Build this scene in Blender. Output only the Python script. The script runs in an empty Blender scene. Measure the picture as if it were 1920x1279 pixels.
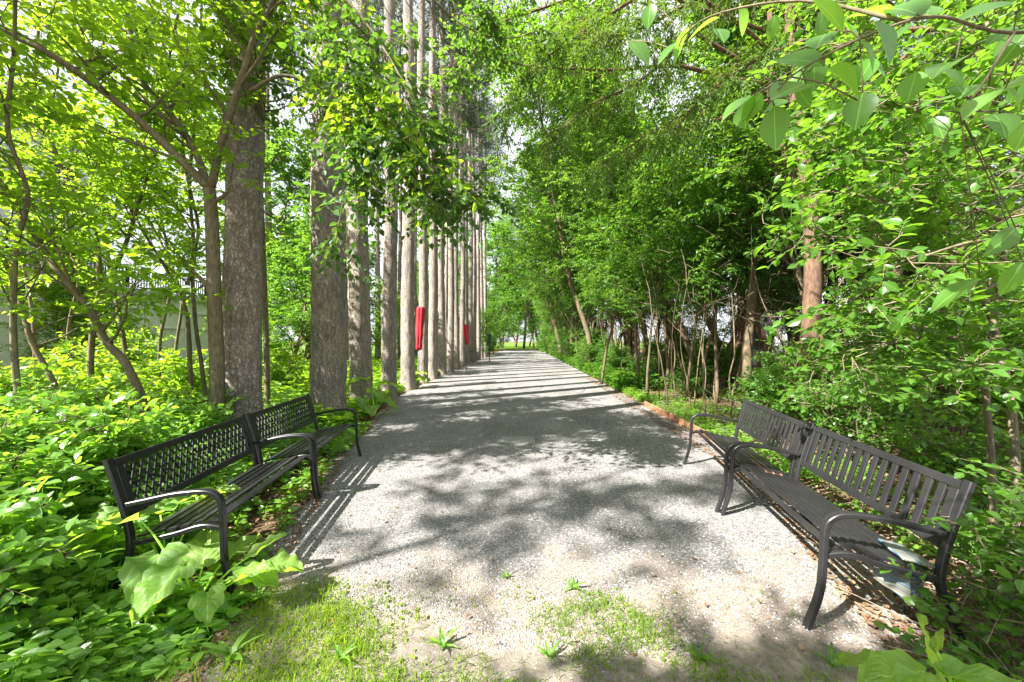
import bpy, math
import numpy as np

# ------------------------------------------------------------------ camera, sky, sun
scn = bpy.context.scene
CAM_H = 1.55
F = 660.0                      # focal length in pixels of the 1920 px wide photograph
cd = bpy.data.cameras.new('camera'); cam = bpy.data.objects.new('camera', cd)
scn.collection.objects.link(cam); scn.camera = cam
cam.location = (0, 0, CAM_H); cam.rotation_euler = (math.radians(90), 0, 0)
cd.sensor_width = 36; cd.lens = 36 * F / 1920; cd.clip_start = 0.05; cd.clip_end = 2000

SUN_EL = math.radians(44)
SHX, SHY = 0.86, 0.51          # horizontal direction the shadows fall in
world = bpy.data.worlds.new('World'); scn.world = world; world.use_nodes = True
wn = world.node_tree.nodes; wl = world.node_tree.links
sky = wn.new('ShaderNodeTexSky'); sky.sky_type = 'NISHITA'; sky.sun_disc = False
sky.sun_elevation = SUN_EL; sky.sun_rotation = math.atan2(-SHX, -SHY)
sky.air_density = 1.0; sky.dust_density = 4.0; sky.ozone_density = 0.6
wtc = wn.new('ShaderNodeTexCoord'); wnz = wn.new('ShaderNodeTexNoise'); wnz.inputs['Scale'].default_value = 2.2; wnz.inputs['Detail'].default_value = 6
wl.new(wtc.outputs['Generated'], wnz.inputs['Vector'])
wrp = wn.new('ShaderNodeValToRGB'); wrp.color_ramp.elements[0].position = .30; wrp.color_ramp.elements[0].color = (.45, .45, .45, 1); wrp.color_ramp.elements[1].position = .52; wl.new(wnz.outputs['Fac'], wrp.inputs[0])
wmx = wn.new('ShaderNodeMix'); wmx.data_type = 'RGBA'; wl.new(wrp.outputs[0], wmx.inputs[0]); wl.new(sky.outputs[0], wmx.inputs[6]); wmx.inputs[7].default_value = (3.7, 3.85, 4.1, 1)   # thin bright cloud
wl.new(wmx.outputs[2], wn['Background'].inputs[0]); wn['Background'].inputs[1].default_value = 0.085
sd = bpy.data.lights.new('sun', 'SUN'); sd.energy = 5.0; sd.angle = math.radians(0.55); sd.color = (1.0, 0.955, 0.88)
sun = bpy.data.objects.new('sun', sd); scn.collection.objects.link(sun)
from mathutils import Vector, Matrix
sdir = Vector((SHX * math.cos(SUN_EL), SHY * math.cos(SUN_EL), -math.sin(SUN_EL)))
sun.rotation_euler = sdir.to_track_quat('-Z', 'Y').to_euler()
scn.view_settings.view_transform = 'Standard'; scn.view_settings.look = 'None'
scn.view_settings.gamma = 1.0; scn.view_settings.exposure = 2.12

RNG = np.random.default_rng(7)
UP = np.array([0, 0, 1.0])

def at(px, py, Y):             # a point of the photograph at distance Y
    return np.array([(px - 960) / F * Y, Y, CAM_H - (py - 638) / F * Y])
def gnd(px, py):
    Y = F * CAM_H / (py - 638); return np.array([(px - 960) / F * Y, Y, 0.0])
def nrm(v):
    return v / np.maximum(np.linalg.norm(v, axis=-1, keepdims=True), 1e-9)

# ------------------------------------------------------------------ object helpers
def tag(o, label=None, cat=None, group=None, kind=None):
    if label: o['label'] = label
    if cat: o['category'] = cat
    if group: o['group'] = group
    if kind: o['kind'] = kind
    return o
def empty(name, loc, label, cat, group=None, rz=0.0, scale=1.0):
    o = bpy.data.objects.new(name, None); scn.collection.objects.link(o)
    o.location = tuple(loc); o.rotation_euler = (0, 0, rz); o.scale = (scale,) * 3
    o.empty_display_size = 0.1
    return tag(o, label, cat, group)
def copy_tree(o, loc, rz=0.0, scale=1.0, label=None, parent=None):
    c = o.copy(); scn.collection.objects.link(c)
    if parent is None:
        c.location = tuple(loc); c.rotation_euler = (0, 0, rz)
        c.scale = (scale,) * 3 if np.isscalar(scale) else tuple(scale)
        if label: c['label'] = label
    else:
        c.parent = parent
    for ch in list(o.children): copy_tree(ch, None, parent=c)
    return c

class MB:
    def __init__(s): s.v = []; s.f = []; s.t = []; s.uv = []; s.n = 0
    def add(s, v, faces, tint=None, uv=None):
        v = np.asarray(v, dtype=np.float32).reshape(-1, 3)
        for f in faces:
            f = np.asarray(f, dtype=np.int32)
            if len(f): s.f.append(f.reshape(-1, f.shape[-1]) + s.n)
        s.v.append(v); s.n += len(v)
        s.t.append(np.full(len(v), 0.5, np.float32) if tint is None else np.broadcast_to(np.asarray(tint, np.float32), (len(v),)))
        s.uv.append(np.zeros((len(v), 2), np.float32) if uv is None else np.asarray(uv, np.float32))
    def box(s, x0, x1, y0, y1, z0, z1, M=None, tint=None):
        v = np.array([[x, y, z] for z in (z0, z1) for y in (y0, y1) for x in (x0, x1)], float)
        if M is not None: v = v @ np.array(M)[:3, :3].T + np.array(M)[:3, 3]
        s.add(v, [[[0, 2, 3, 1], [4, 5, 7, 6], [0, 1, 5, 4], [2, 6, 7, 3], [0, 4, 6, 2], [1, 3, 7, 5]]], tint)
    def tube(s, pts, rad, n=6, tint=None, caps=True):
        pts = np.asarray(pts, float); m = len(pts)
        rad = np.broadcast_to(np.asarray(rad, float), (m,))
        T = np.gradient(pts, axis=0); T = nrm(T)
        a = np.array([1, 0, 0.0]) if abs(T[0][0]) < 0.8 else np.array([0, 1.0, 0])
        N = np.zeros_like(pts); u = nrm(a - T[0] * a.dot(T[0])); N[0] = u
        for i in range(1, m):
            u = N[i - 1] - T[i] * N[i - 1].dot(T[i]); N[i] = nrm(u)
        B = np.cross(T, N)
        th = np.linspace(0, 2 * np.pi, n, endpoint=False)
        ring = N[:, None, :] * np.cos(th)[None, :, None] + B[:, None, :] * np.sin(th)[None, :, None]
        v = (pts[:, None, :] + ring * rad[:, None, None]).reshape(-1, 3)
        i = np.arange(m - 1)[:, None] * n; j = np.arange(n)[None, :]; k = (j + 1) % n
        f = np.stack([i + j, i + k, i + n + k, i + n + j], -1).reshape(-1, 4)
        fs = [f]
        if caps: fs += [np.arange(n)[::-1][None, :], (np.arange(n) + (m - 1) * n)[None, :]]
        s.add(v, fs, tint)
    def bar(s, pts, w, h, side=(1, 0, 0), tint=None, cut=None):   # flat bar swept along pts; w along side, h across
        pts = np.asarray(pts, float); m = len(pts); T = nrm(np.gradient(pts, axis=0))
        side = np.asarray(side, float); S = nrm(side - T * (T @ side)[:, None]); Nn = np.cross(S, T)
        if cut: pts, S, Nn = pts[cut[0]:cut[1]], S[cut[0]:cut[1]], Nn[cut[0]:cut[1]]; m = len(pts)
        c = min(w, h) * 0.16
        prof = [(-w/2 + c, -h/2), (w/2 - c, -h/2), (w/2, -h/2 + c), (w/2, h/2 - c), (w/2 - c, h/2), (-w/2 + c, h/2), (-w/2, h/2 - c), (-w/2, -h/2 + c)]
        v = np.concatenate([[p + S[i] * a + Nn[i] * b for a, b in prof] for i, p in enumerate(pts)])
        n = 8; i = np.arange(m - 1)[:, None] * n; j = np.arange(n)[None, :]; k = (j + 1) % n
        f = np.stack([i + j, i + k, i + n + k, i + n + j], -1).reshape(-1, 4)
        s.add(v, [f, np.arange(n)[::-1][None, :], (np.arange(n) + (m - 1) * n)[None, :]], tint)
    def build(s, name, mat, parent=None, smooth=False, shift=None):
        me = bpy.data.meshes.new(name)
        v = np.concatenate(s.v) if s.v else np.zeros((0, 3), np.float32)
        if shift is not None: v = v - np.asarray(shift, np.float32)
        me.vertices.add(len(v)); me.vertices.foreach_set('co', v.astype(np.float32).ravel())
        tot = np.concatenate([np.full(len(f), f.shape[1], np.int32) for f in s.f])
        idx = np.concatenate([f.ravel() for f in s.f]).astype(np.int32)
        me.loops.add(len(idx)); me.loops.foreach_set('vertex_index', idx)
        me.polygons.add(len(tot)); st = np.zeros(len(tot), np.int32); st[1:] = np.cumsum(tot)[:-1]
        me.polygons.foreach_set('loop_start', st); me.polygons.foreach_set('loop_total', tot)
        me.polygons.foreach_set('use_smooth', np.full(len(tot), bool(smooth)))
        a = me.attributes.new('tint', 'FLOAT', 'POINT'); a.data.foreach_set('value', np.concatenate(s.t).astype(np.float32))
        uv = np.concatenate(s.uv)
        if np.any(uv):
            u = me.uv_layers.new(name='UVMap'); u.data.foreach_set('uv', uv[idx].astype(np.float32).ravel())
        me.update(calc_edges=True)
        if smooth == 'angle': me.set_sharp_from_angle(angle=math.radians(28))
        me.materials.append(mat)
        o = bpy.data.objects.new(name, me); scn.collection.objects.link(o)
        if parent is not None: o.parent = parent
        return o

# ------------------------------------------------------------------ materials
def mat(name):
    m = bpy.data.materials.new(name); m.use_nodes = True
    nt = m.node_tree; return m, nt.nodes, nt.links, nt.nodes['Principled BSDF']
def ramp(N, stops, interp='LINEAR'):
    r = N.new('ShaderNodeValToRGB'); r.color_ramp.interpolation = interp
    e = r.color_ramp.elements
    while len(e) < len(stops): e.new(0.5)
    for q, (p, c) in zip(e, stops):
        q.position = p; q.color = (*c, 1) if len(c) == 3 else c
    return r
def noise(N, L, scale, detail=4, rough=0.6, vec=None, stretch=None, coord='Object'):
    t = N.new('ShaderNodeTexNoise'); t.inputs['Scale'].default_value = scale
    t.inputs['Detail'].default_value = detail; t.inputs['Roughness'].default_value = rough
    if vec is None:
        tc = N.new('ShaderNodeTexCoord'); vec = tc.outputs[coord]
    if stretch:
        mp = N.new('ShaderNodeMapping'); mp.inputs['Scale'].default_value = stretch
        L.new(vec, mp.inputs[0]); vec = mp.outputs[0]
    L.new(vec, t.inputs['Vector']); return t
def voro(N, L, scale, vec=None, stretch=None, feature='F1', coord='Object'):
    t = N.new('ShaderNodeTexVoronoi'); t.inputs['Scale'].default_value = scale; t.feature = feature
    if vec is None:
        tc = N.new('ShaderNodeTexCoord'); vec = tc.outputs[coord]
    if stretch:
        mp = N.new('ShaderNodeMapping'); mp.inputs['Scale'].default_value = stretch
        L.new(vec, mp.inputs[0]); vec = mp.outputs[0]
    L.new(vec, t.inputs['Vector']); return t
def mixc(N, L, f, a, b, mode='MIX'):
    m = N.new('ShaderNodeMix'); m.data_type = 'RGBA'; m.blend_type = mode
    for sock, val in ((m.inputs[0], f), (m.inputs[6], a), (m.inputs[7], b)):
        if hasattr(val, 'is_linked') or hasattr(val, 'links'): L.new(val, sock)
        elif isinstance(val, (int, float)): sock.default_value = val
        else: sock.default_value = (*val, 1)
    return m.outputs[2]
def bump(N, L, h, strength, dist, prev=None):
    b = N.new('ShaderNodeBump'); b.inputs['Strength'].default_value = strength; b.inputs['Distance'].default_value = dist
    L.new(h, b.inputs['Height'])
    if prev is not None: L.new(prev, b.inputs['Normal'])
    return b.outputs[0]

def leaf_mat(name, dark, mid, light, trans=0.5, tcol=None, rough=0.42, veins=False):
    m, N, L, P = mat(name)
    a = N.new('ShaderNodeAttribute'); a.attribute_name = 'tint'
    r = ramp(N, [(0.0, dark), (0.55, mid), (1.0, light)]); L.new(a.outputs['Fac'], r.inputs[0])
    col = r.outputs[0]
    nz = noise(N, L, 9, 3); 
    col = mixc(N, L, 0.35, col, mixc(N, L, nz.outputs['Fac'], tuple(x * .5 for x in mid), tuple(min(1, x * 1.6) for x in mid)))
    if veins:
        uv = N.new('ShaderNodeUVMap'); sx = N.new('ShaderNodeSeparateXYZ'); L.new(uv.outputs[0], sx.inputs[0])
        def mth(op, x, y=None):
            q = N.new('ShaderNodeMath'); q.operation = op
            for i, k in enumerate((x, y)):
                if k is None: continue
                if hasattr(k, 'links'): L.new(k, q.inputs[i])
                else: q.inputs[i].default_value = k
            return q.outputs[0]
        au = mth('ABSOLUTE', sx.outputs[0]); ph = mth('SUBTRACT', mth('MULTIPLY', sx.outputs[1], 19.0 if veins == 2 else 30.0), mth('MULTIPLY', au, 9.0 if veins == 2 else 12.0))
        vv = mth('POWER', mth('ABSOLUTE', mth('SINE', ph)), 0.35)
        mid_ = mth('MULTIPLY', mth('LESS_THAN', au, 0.035), .6)
        side = mth('MULTIPLY', mth('SUBTRACT', 1.0, vv), 0.30 if veins == 2 else 0.07)
        fac = mth('MAXIMUM', mid_, side)
        col = mixc(N, L, fac, col, tuple(min(1, x * 1.9 + .01) for x in light))
        bn = bump(N, L, vv, 0.8 if veins == 2 else 0.12, 0.005 if veins == 2 else 0.002)
        if veins == 2: bn = bump(N, L, noise(N, L, 55, 4, .6).outputs['Fac'], 0.5, 0.006, bn); L.new(bn, P.inputs['Normal'])
    L.new(col, P.inputs['Base Color']); P.inputs['Roughness'].default_value = rough
    P.inputs['Specular IOR Level'].default_value = 0.45
    tr = N.new('ShaderNodeBsdfTranslucent')
    tc = tcol or (mid[0] * 3.4, mid[1] * 2.6, mid[2] * 1.0)
    L.new(mixc(N, L, 0.6, mixc(N, L, 1.0, col, (3.2, 2.9, 1.2), 'MULTIPLY'), tc), tr.inputs[0])
    ms = N.new('ShaderNodeMixShader'); ms.inputs[0].default_value = trans
    L.new(P.outputs[0], ms.inputs[1]); L.new(tr.outputs[0], ms.inputs[2])
    L.new(ms.outputs[0], N['Material Output'].inputs['Surface'])
    return m

def bark_mat(name, c0, c1, c2, scale=1.0, plates=True, bd=0.02):
    m, N, L, P = mat(name)
    tc = N.new('ShaderNodeTexCoord').outputs['Object']
    wob = noise(N, L, 14 * scale, 4, vec=tc)
    vec = mixc(N, L, 0.10, tc, wob.outputs['Color'])
    v = voro(N, L, 34 * scale, vec=vec, stretch=(1, 1, 0.42), feature='DISTANCE_TO_EDGE')
    n1 = noise(N, L, 26 * scale, 6, 0.62, vec=tc, stretch=(1, 1, .22)); n2 = noise(N, L, 1.7, 3, vec=tc)
    r = ramp(N, [(0.25, c0), (0.5, c1), (0.78, c2)]); L.new(n1.outputs['Fac'], r.inputs[0])
    cr = ramp(N, [(0.0, (.35, .35, .35)), (0.22, (1, 1, 1))]); L.new(v.outputs['Distance'], cr.inputs[0])
    col = mixc(N, L, cr.outputs[0], tuple(x * .55 for x in c0), r.outputs[0]) if plates else r.outputs[0]
    r2 = ramp(N, [(0.3, (.72, .72, .74)), (0.7, (1.15, 1.08, 1.0))]); L.new(n2.outputs['Fac'], r2.inputs[0])
    col = mixc(N, L, 1.0, col, r2.outputs[0], 'MULTIPLY')
    L.new(col, P.inputs['Base Color']); P.inputs['Roughness'].default_value = 0.9
    P.inputs['Specular IOR Level'].default_value = 0.2
    b = bump(N, L, n1.outputs['Fac'], 0.6, bd)
    if plates: b = bump(N, L, cr.outputs[0], 0.8, bd, b)
    L.new(b, P.inputs['Normal']); return m

M_pine = bark_mat('pine_bark', (.21, .175, .148), (.42, .375, .335), (.65, .61, .57))
M_bark = bark_mat('shrub_bark', (.085, .075, .045), (.17, .15, .095), (.28, .26, .18), 2.0, False, .006)
M_cedar = bark_mat('cedar_bark', (.07, .042, .028), (.15, .095, .065), (.26, .185, .135), 1.5, False, .02)
M_sap = bark_mat('sapling_bark', (.09, .07, .045), (.17, .135, .085), (.27, .23, .16), 2.5, False, .005)
M_twig = bark_mat('dead_twig_bark', (.13, .10, .08), (.22, .19, .16), (.34, .31, .28), 3, False, .003)

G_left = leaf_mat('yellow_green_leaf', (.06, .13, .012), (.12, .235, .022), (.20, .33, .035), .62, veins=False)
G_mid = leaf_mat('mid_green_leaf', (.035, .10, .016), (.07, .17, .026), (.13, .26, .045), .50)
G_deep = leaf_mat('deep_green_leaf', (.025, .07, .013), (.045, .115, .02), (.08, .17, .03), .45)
G_corner = leaf_mat('big_round_leaf', (.06, .16, .03), (.10, .24, .045), (.16, .32, .07), .50, rough=.28, veins=True)
G_near = leaf_mat('veined_green_leaf', (.028, .085, .014), (.065, .165, .023), (.13, .26, .038), .50, rough=.30, veins=True)
G_herb = leaf_mat('herb_leaf', (.045, .12, .018), (.105, .235, .034), (.20, .34, .06), .48, rough=.3, veins=True)
G_cedar = leaf_mat('cedar_frond', (.035, .075, .015), (.065, .13, .022), (.11, .19, .03), .35, rough=.6)
G_pine = leaf_mat('pine_needles', (.018, .042, .02), (.03, .065, .03), (.05, .09, .035), .2, rough=.6)
G_grass = leaf_mat('grass_blade', (.08, .15, .025), (.15, .25, .04), (.26, .32, .08), .5, rough=.5)
G_burdock = leaf_mat('burdock_leaf', (.12, .23, .05), (.17, .31, .06), (.24, .38, .09), .5, rough=.5, veins=2)

def metal(name, base, wear, rough=.42, wearpos=.66):
    m, N, L, P = mat(name)
    n1 = noise(N, L, 34, 7, .75); r = ramp(N, [(wearpos, base), (wearpos + .05, wear)]); L.new(n1.outputs['Fac'], r.inputs[0])
    n2 = noise(N, L, 3.0, 4)
    r2 = ramp(N, [(.3, (.8, .8, .8)), (.7, (1.35, 1.3, 1.25))]); L.new(n2.outputs['Fac'], r2.inputs[0])
    L.new(mixc(N, L, 1.0, r.outputs[0], r2.outputs[0], 'MULTIPLY'), P.inputs['Base Color'])
    rr = N.new('ShaderNodeMapRange'); rr.inputs[3].default_value = rough - .1; rr.inputs[4].default_value = rough + .2
    L.new(n2.outputs['Fac'], rr.inputs[0]); L.new(rr.outputs[0], P.inputs['Roughness'])
    L.new(bump(N, L, n1.outputs['Fac'], .15, .002), P.inputs['Normal']); return m
M_black = metal('black_painted_steel', (.012, .012, .014), (.16, .15, .14), .34, .63)
M_grey = metal('dark_grey_painted_steel', (.018, .018, .020), (.12, .115, .11), .38, .66)

def plain(name, col, rough=.7, n=8, var=.25, met=0.0):
    m, N, L, P = mat(name)
    t = noise(N, L, n, 5, .65); r = ramp(N, [(.3, tuple(x * (1 - var) for x in col)), (.7, tuple(min(1, x * (1 + var)) for x in col))])
    L.new(t.outputs['Fac'], r.inputs[0]); L.new(r.outputs[0], P.inputs['Base Color'])
    P.inputs['Roughness'].default_value = rough; P.inputs['Metallic'].default_value = met
    L.new(bump(N, L, t.outputs['Fac'], .3, .01), P.inputs['Normal']); return m

def gravel_mat():
    m, N, L, P = mat('gravel')
    tc = N.new('ShaderNodeTexCoord').outputs['Object']
    v = voro(N, L, 95, vec=tc); v2 = voro(N, L, 210, vec=tc); big = noise(N, L, .9, 5, .6, vec=tc); fine = noise(N, L, 60, 6, .75, vec=tc)
    r = ramp(N, [(0, (.06, .06, .062)), (.3, (.15, .148, .148)), (.65, (.29, .285, .28)), (1, (.56, .55, .53))])
    s = N.new('ShaderNodeSeparateColor'); L.new(v.outputs['Color'], s.inputs[0]); L.new(s.outputs[0], r.inputs[0])
    r3 = ramp(N, [(0, (.11, .108, .108)), (1, (.42, .41, .395))]); s2 = N.new('ShaderNodeSeparateColor'); L.new(v2.outputs['Color'], s2.inputs[0]); L.new(s2.outputs[0], r3.inputs[0])
    col = mixc(N, L, .45, r.outputs[0], r3.outputs[0])
    trk = noise(N, L, 1.0, 5, .65, vec=tc, stretch=(1.6, .35, 1)); rb = ramp(N, [(.36, (.68, .665, .65)), (.6, (1.05, 1.05, 1.05))]); L.new(mixc(N, L, .5, big.outputs['Fac'], trk.outputs['Fac']), rb.inputs[0])
    col = mixc(N, L, 1.0, col, rb.outputs[0], 'MULTIPLY')
    # brown fine soil worn through near the near end
    sx = N.new('ShaderNodeSeparateXYZ'); L.new(tc, sx.inputs[0])
    mr = N.new('ShaderNodeMapRange'); mr.inputs[1].default_value = 3.0; mr.inputs[2].default_value = 1.6; L.new(sx.outputs[1], mr.inputs[0])
    pn = noise(N, L, 2.2, 5, .65, vec=tc); ad = N.new('ShaderNodeMath'); ad.operation = 'MULTIPLY_ADD'
    L.new(mr.outputs[0], ad.inputs[0]); ad.inputs[1].default_value = .5; L.new(pn.outputs['Fac'], ad.inputs[2])
    rp = ramp(N, [(.62, (0, 0, 0)), (.85, (.85, .85, .85))]); L.new(ad.outputs[0], rp.inputs[0])
    soil = ramp(N, [(.3, (.17, .13, .10)), (.7, (.36, .30, .245))]); L.new(fine.outputs['Fac'], soil.inputs[0])
    col = mixc(N, L, rp.outputs[0], mixc(N, L, 1.0, col, (.86, .86, .86), 'MULTIPLY'), soil.outputs[0])
    L.new(col, P.inputs['Base Color']); P.inputs['Roughness'].default_value = .95; P.inputs['Specular IOR Level'].default_value = .2
    b = bump(N, L, v.outputs['Distance'], .9, .006); b = bump(N, L, fine.outputs['Fac'], .7, .012, b); b = bump(N, L, big.outputs['Fac'], .5, .06, b)
    L.new(b, P.inputs['Normal']); return m
def soil_mat(name, a, b_, c, sc=18):
    m, N, L, P = mat(name)
    tc = N.new('ShaderNodeTexCoord').outputs['Object']
    n1 = noise(N, L, sc, 8, .75, vec=tc); n2 = noise(N, L, 1.3, 4, .6, vec=tc)
    r = ramp(N, [(.3, a), (.52, b_), (.75, c)]); L.new(n1.outputs['Fac'], r.inputs[0])
    rb = ramp(N, [(.35, (.7, .7, .7)), (.65, (1.25, 1.2, 1.1))]); L.new(n2.outputs['Fac'], rb.inputs[0])
    L.new(mixc(N, L, 1.0, r.outputs[0], rb.outputs[0], 'MULTIPLY'), P.inputs['Base Color'])
    P.inputs['Roughness'].default_value = 1; P.inputs['Specular IOR Level'].default_value = .1
    L.new(bump(N, L, n1.outputs['Fac'], .9, .03), P.inputs['Normal']); return m
M_gravel = gravel_mat()
M_forest = soil_mat('forest_soil', (.05, .033, .022), (.12, .082, .055), (.24, .175, .12))
M_fore = soil_mat('bare_soil', (.16, .14, .115), (.28, .25, .215), (.42, .385, .34), 26)
M_lawn = soil_mat('lawn_soil', (.06, .11, .02), (.10, .17, .03), (.16, .23, .05), 30)

# ------------------------------------------------------------------ leaves
L0 = dict(t=np.array([0, .25, .5, .78, 1, .25, .5, .78, .25, .5, .78]),
          s=np.array([0, 0, 0, 0, 0, .78, 1, .62, -.78, -1, -.62]),
          f=[np.array([[1, 5, 6, 2], [2, 6, 7, 3], [8, 1, 2, 9], [9, 2, 3, 10]]), np.array([[0, 5, 1], [3, 7, 4], [0, 1, 8], [3, 4, 10]])])
L1 = dict(t=np.array([0, 1, .33, .72, .33, .72]), s=np.array([0, 0, .95, .8, -.95, -.8]),
          f=[np.array([[0, 2, 3, 1], [0, 1, 5, 4]])])
L2 = dict(t=np.array([0, .5, 1, .5]), s=np.array([0, 1, 0, -1.]), f=[np.array([[0, 1, 2, 3]])])
def leaves(mb, P, D, Nn, ln, wd, tpl=L1, fold=.25, curl=.2, tint=None, rng=RNG):
    n = len(P)
    if n == 0: return
    D = nrm(D); S = nrm(np.cross(D, Nn)); Nn = np.cross(S, D)
    t = tpl['t'][None, :, None]; s = tpl['s'][None, :, None]
    ln = np.broadcast_to(np.asarray(ln, float), (n,))[:, None, None]; wd = np.broadcast_to(np.asarray(wd, float), (n,))[:, None, None]
    cl = (curl * (0.6 + 0.8 * rng.random(n)))[:, None, None]
    v = P[:, None, :] + D[:, None, :] * (t * ln) + S[:, None, :] * (s * wd * .5) + Nn[:, None, :] * (np.abs(s) * wd * .5 * fold - cl * ln * t * t)
    k = len(tpl['t']); base = (np.arange(n) * k)[:, None, None]
    fs = [(f[None] + base).reshape(-1, f.shape[1]) for f in tpl['f']]
    if tint is None: tint = rng.random(n)
    uv = np.broadcast_to(np.stack([tpl['s'], tpl['t']], -1)[None], (n, k, 2)).reshape(-1, 2)
    mb.add(v.reshape(-1, 3), fs, np.repeat(np.clip(tint, 0, 1), k), uv if tpl is L0 else None)

def sprays(mb, O, T, length, K, ll, lw, tpl=L1, flat=.55, droop=.25, wood=None, wr=.0025, rng=RNG, tint0=None, upn=1.0, spread=.85):
    """twigs starting at O along T, each with K alternate leaves"""
    M = len(O)
    if M == 0: return
    T = nrm(T); length = np.broadcast_to(np.asarray(length, float), (M,))
    side = np.cross(T, UP + rng.normal(0, .25, (M, 3))); side = nrm(side)
    k = (np.arange(K) + .6) / K
    P = O[:, None, :] + T[:, None, :] * (k[None, :, None] * length[:, None, None])
    P[:, :, 2] -= droop * length[:, None] * (k ** 2)[None, :]
    sg = np.where(np.arange(K) % 2 == 0, 1.0, -1.0); sg[-1] = 0.0
    D = T[:, None, :] * .6 + side[:, None, :] * (sg[None, :, None] * spread) + rng.normal(0, .22, (M, K, 3)); D[:, :, 2] -= droop * .7
    Nn = upn * UP + rng.normal(0, flat, (M, K, 3))
    tint = (rng.random((M, 1)) * .5 + rng.random((M, K)) * .5) if tint0 is None else tint0[:, None] * .65 + rng.random((M, K)) * .35
    L = ll * (0.65 + 0.6 * rng.random((M, K)))
    leaves(mb, P.reshape(-1, 3), D.reshape(-1, 3), Nn.reshape(-1, 3), L.ravel(), L.ravel() * (lw / ll), tpl, tint=tint.ravel(), rng=rng)
    if wood is not None:
        a = O; c = O + T * length[:, None]; c[:, 2] -= droop * length
        b = (a + c) / 2; b[:, 2] += droop * .25 * length
        u = side; w = np.cross(T, side)
        rings = []
        for p, r in ((a, wr), (b, wr * .7), (c, wr * .35)):
            rings.append(np.stack([p + u * r, p - u * r * .5 + w * r * .87, p - u * r * .5 - w * r * .87], 1))
        v = np.stack(rings, 1).reshape(-1, 3)
        f = np.array([[i * 3 + j, i * 3 + (j + 1) % 3, i * 3 + 3 + (j + 1) % 3, i * 3 + 3 + j] for i in range(2) for j in range(3)])
        wood.add(v, [(f[None] + (np.arange(M) * 9)[:, None, None]).reshape(-1, 4)])

def walk(p, d, length, n, wander, rng, lift=0.0):
    pts = [np.array(p, float)]; d = nrm(np.array(d, float))
    for i in range(n):
        d = nrm(d + rng.normal(0, wander, 3) + UP * lift); pts.append(pts[-1] + d * length / n)
    return np.array(pts)
def smooth(pts, n=4):
    pts = np.asarray(pts, float); m = len(pts)
    if m < 3:
        return np.array([pts[0] + (pts[-1] - pts[0]) * t for t in np.linspace(0, 1, n + 1)])
    P = np.vstack([2 * pts[0] - pts[1], pts, 2 * pts[-1] - pts[-2]]); out = []
    for i in range(m - 1):
        p0, p1, p2, p3 = P[i:i + 4]
        for t in np.linspace(0, 1, n, endpoint=False):
            out.append(.5 * (2 * p1 + (p2 - p0) * t + (2 * p0 - 5 * p1 + 4 * p2 - p3) * t * t + (3 * p1 - p0 - 3 * p2 + p3) * t ** 3))
    out.append(pts[-1]); return np.array(out)
def along(pts, t):
    x = t * (len(pts) - 1); i = int(min(x, len(pts) - 2)); return pts[i] + (pts[i + 1] - pts[i]) * (x - i), nrm(pts[i + 1] - pts[i])

def grow(stem, r0, r1, rng, wood, lmb, nl=9, t0=.3, ll=1.2, ns=5, sl=.55, nt=5, tl=.28, K=8, leaf=.07, lw=.04, tpl=L1, lift=.06, twigs=True, sides=8, out=.8, droop=.25, bias=None):
    """stem polyline -> limbs -> side branches -> leafy twigs"""
    m = len(stem); R = np.linspace(r0, r1, m); wood.tube(stem, R, sides)
    O = []; T = []
    for i in range(nl):
        t = t0 + (1 - t0) * (i + rng.random()) / nl
        p, d = along(stem, t); r = (r0 + (r1 - r0) * t) * .5
        a = rng.random() * 2 * np.pi; h = np.array([math.cos(a), math.sin(a), 0])
        if bias is not None: h = nrm(h + np.asarray(bias, float))
        dd = nrm(d * .55 + h * out + UP * .15)
        L = ll * (.6 + .7 * rng.random()) * (1.15 - .45 * t)
        limb = walk(p, dd, L, 6, .17, rng, lift); wood.tube(limb, np.linspace(max(r, .004), .003, 7), 5)
        for j in range(ns):
            tt = .2 + .8 * (j + rng.random()) / ns
            q, d2 = along(limb, min(tt, .999)); h2 = rng.normal(0, 1, 3); h2[2] *= .5
            sub = walk(q, nrm(d2 * .7 + nrm(h2) * .8), sl * (.5 + .8 * rng.random()), 4, .2, rng, lift * .5)
            wood.tube(sub, np.linspace(.005, .002, 5), 3, caps=False)
            for k in range(nt):
                w, d3 = along(sub, min(.15 + .85 * (k + rng.random()) / nt, .999)); h3 = rng.normal(0, 1, 3); h3[2] *= .45
                O.append(w); T.append(nrm(d3 * .5 + nrm(h3) * .9))
    if O:
        O = np.array(O); T = np.array(T)
        sprays(lmb, O, T, tl * (.6 + .7 * rng.random(len(O))), K, leaf, lw, tpl, droop=droop, wood=wood if twigs else None, rng=rng)

# ------------------------------------------------------------------ THE SETTING: ground, path, lawn
def fnoise(x, y, seed=0):
    a = np.random.default_rng(seed).random(24) * 6.28
    return (np.sin(x * 1.7 + a[0] + np.sin(y * 1.1 + a[1]) * 1.3) + .6 * np.sin(y * 3.1 + a[2] + np.sin(x * 2.3 + a[3])) + .35 * np.sin(x * 6.3 + y * 4.1 + a[4]) + .3 * np.sin(y * 7.7 - x * 5.2 + a[5])) / 2.25
def sheet(name, poly_l, poly_r, y, z, m, nx=24):
    mb = MB(); n = len(y); u = np.linspace(0, 1, nx)
    X = poly_l[:, None] + (poly_r - poly_l)[:, None] * u[None]; Y = np.repeat(y[:, None], nx, 1)
    Z = np.full_like(X, z)
    i = (np.arange(n - 1)[:, None] * nx + np.arange(nx - 1)[None]).ravel()
    mb.add(np.stack([X, Y, Z], -1), [np.stack([i, i + 1, i + nx + 1, i + nx], -1)])
    return tag(mb.build(name, m), kind='structure')
g = MB()
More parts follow.
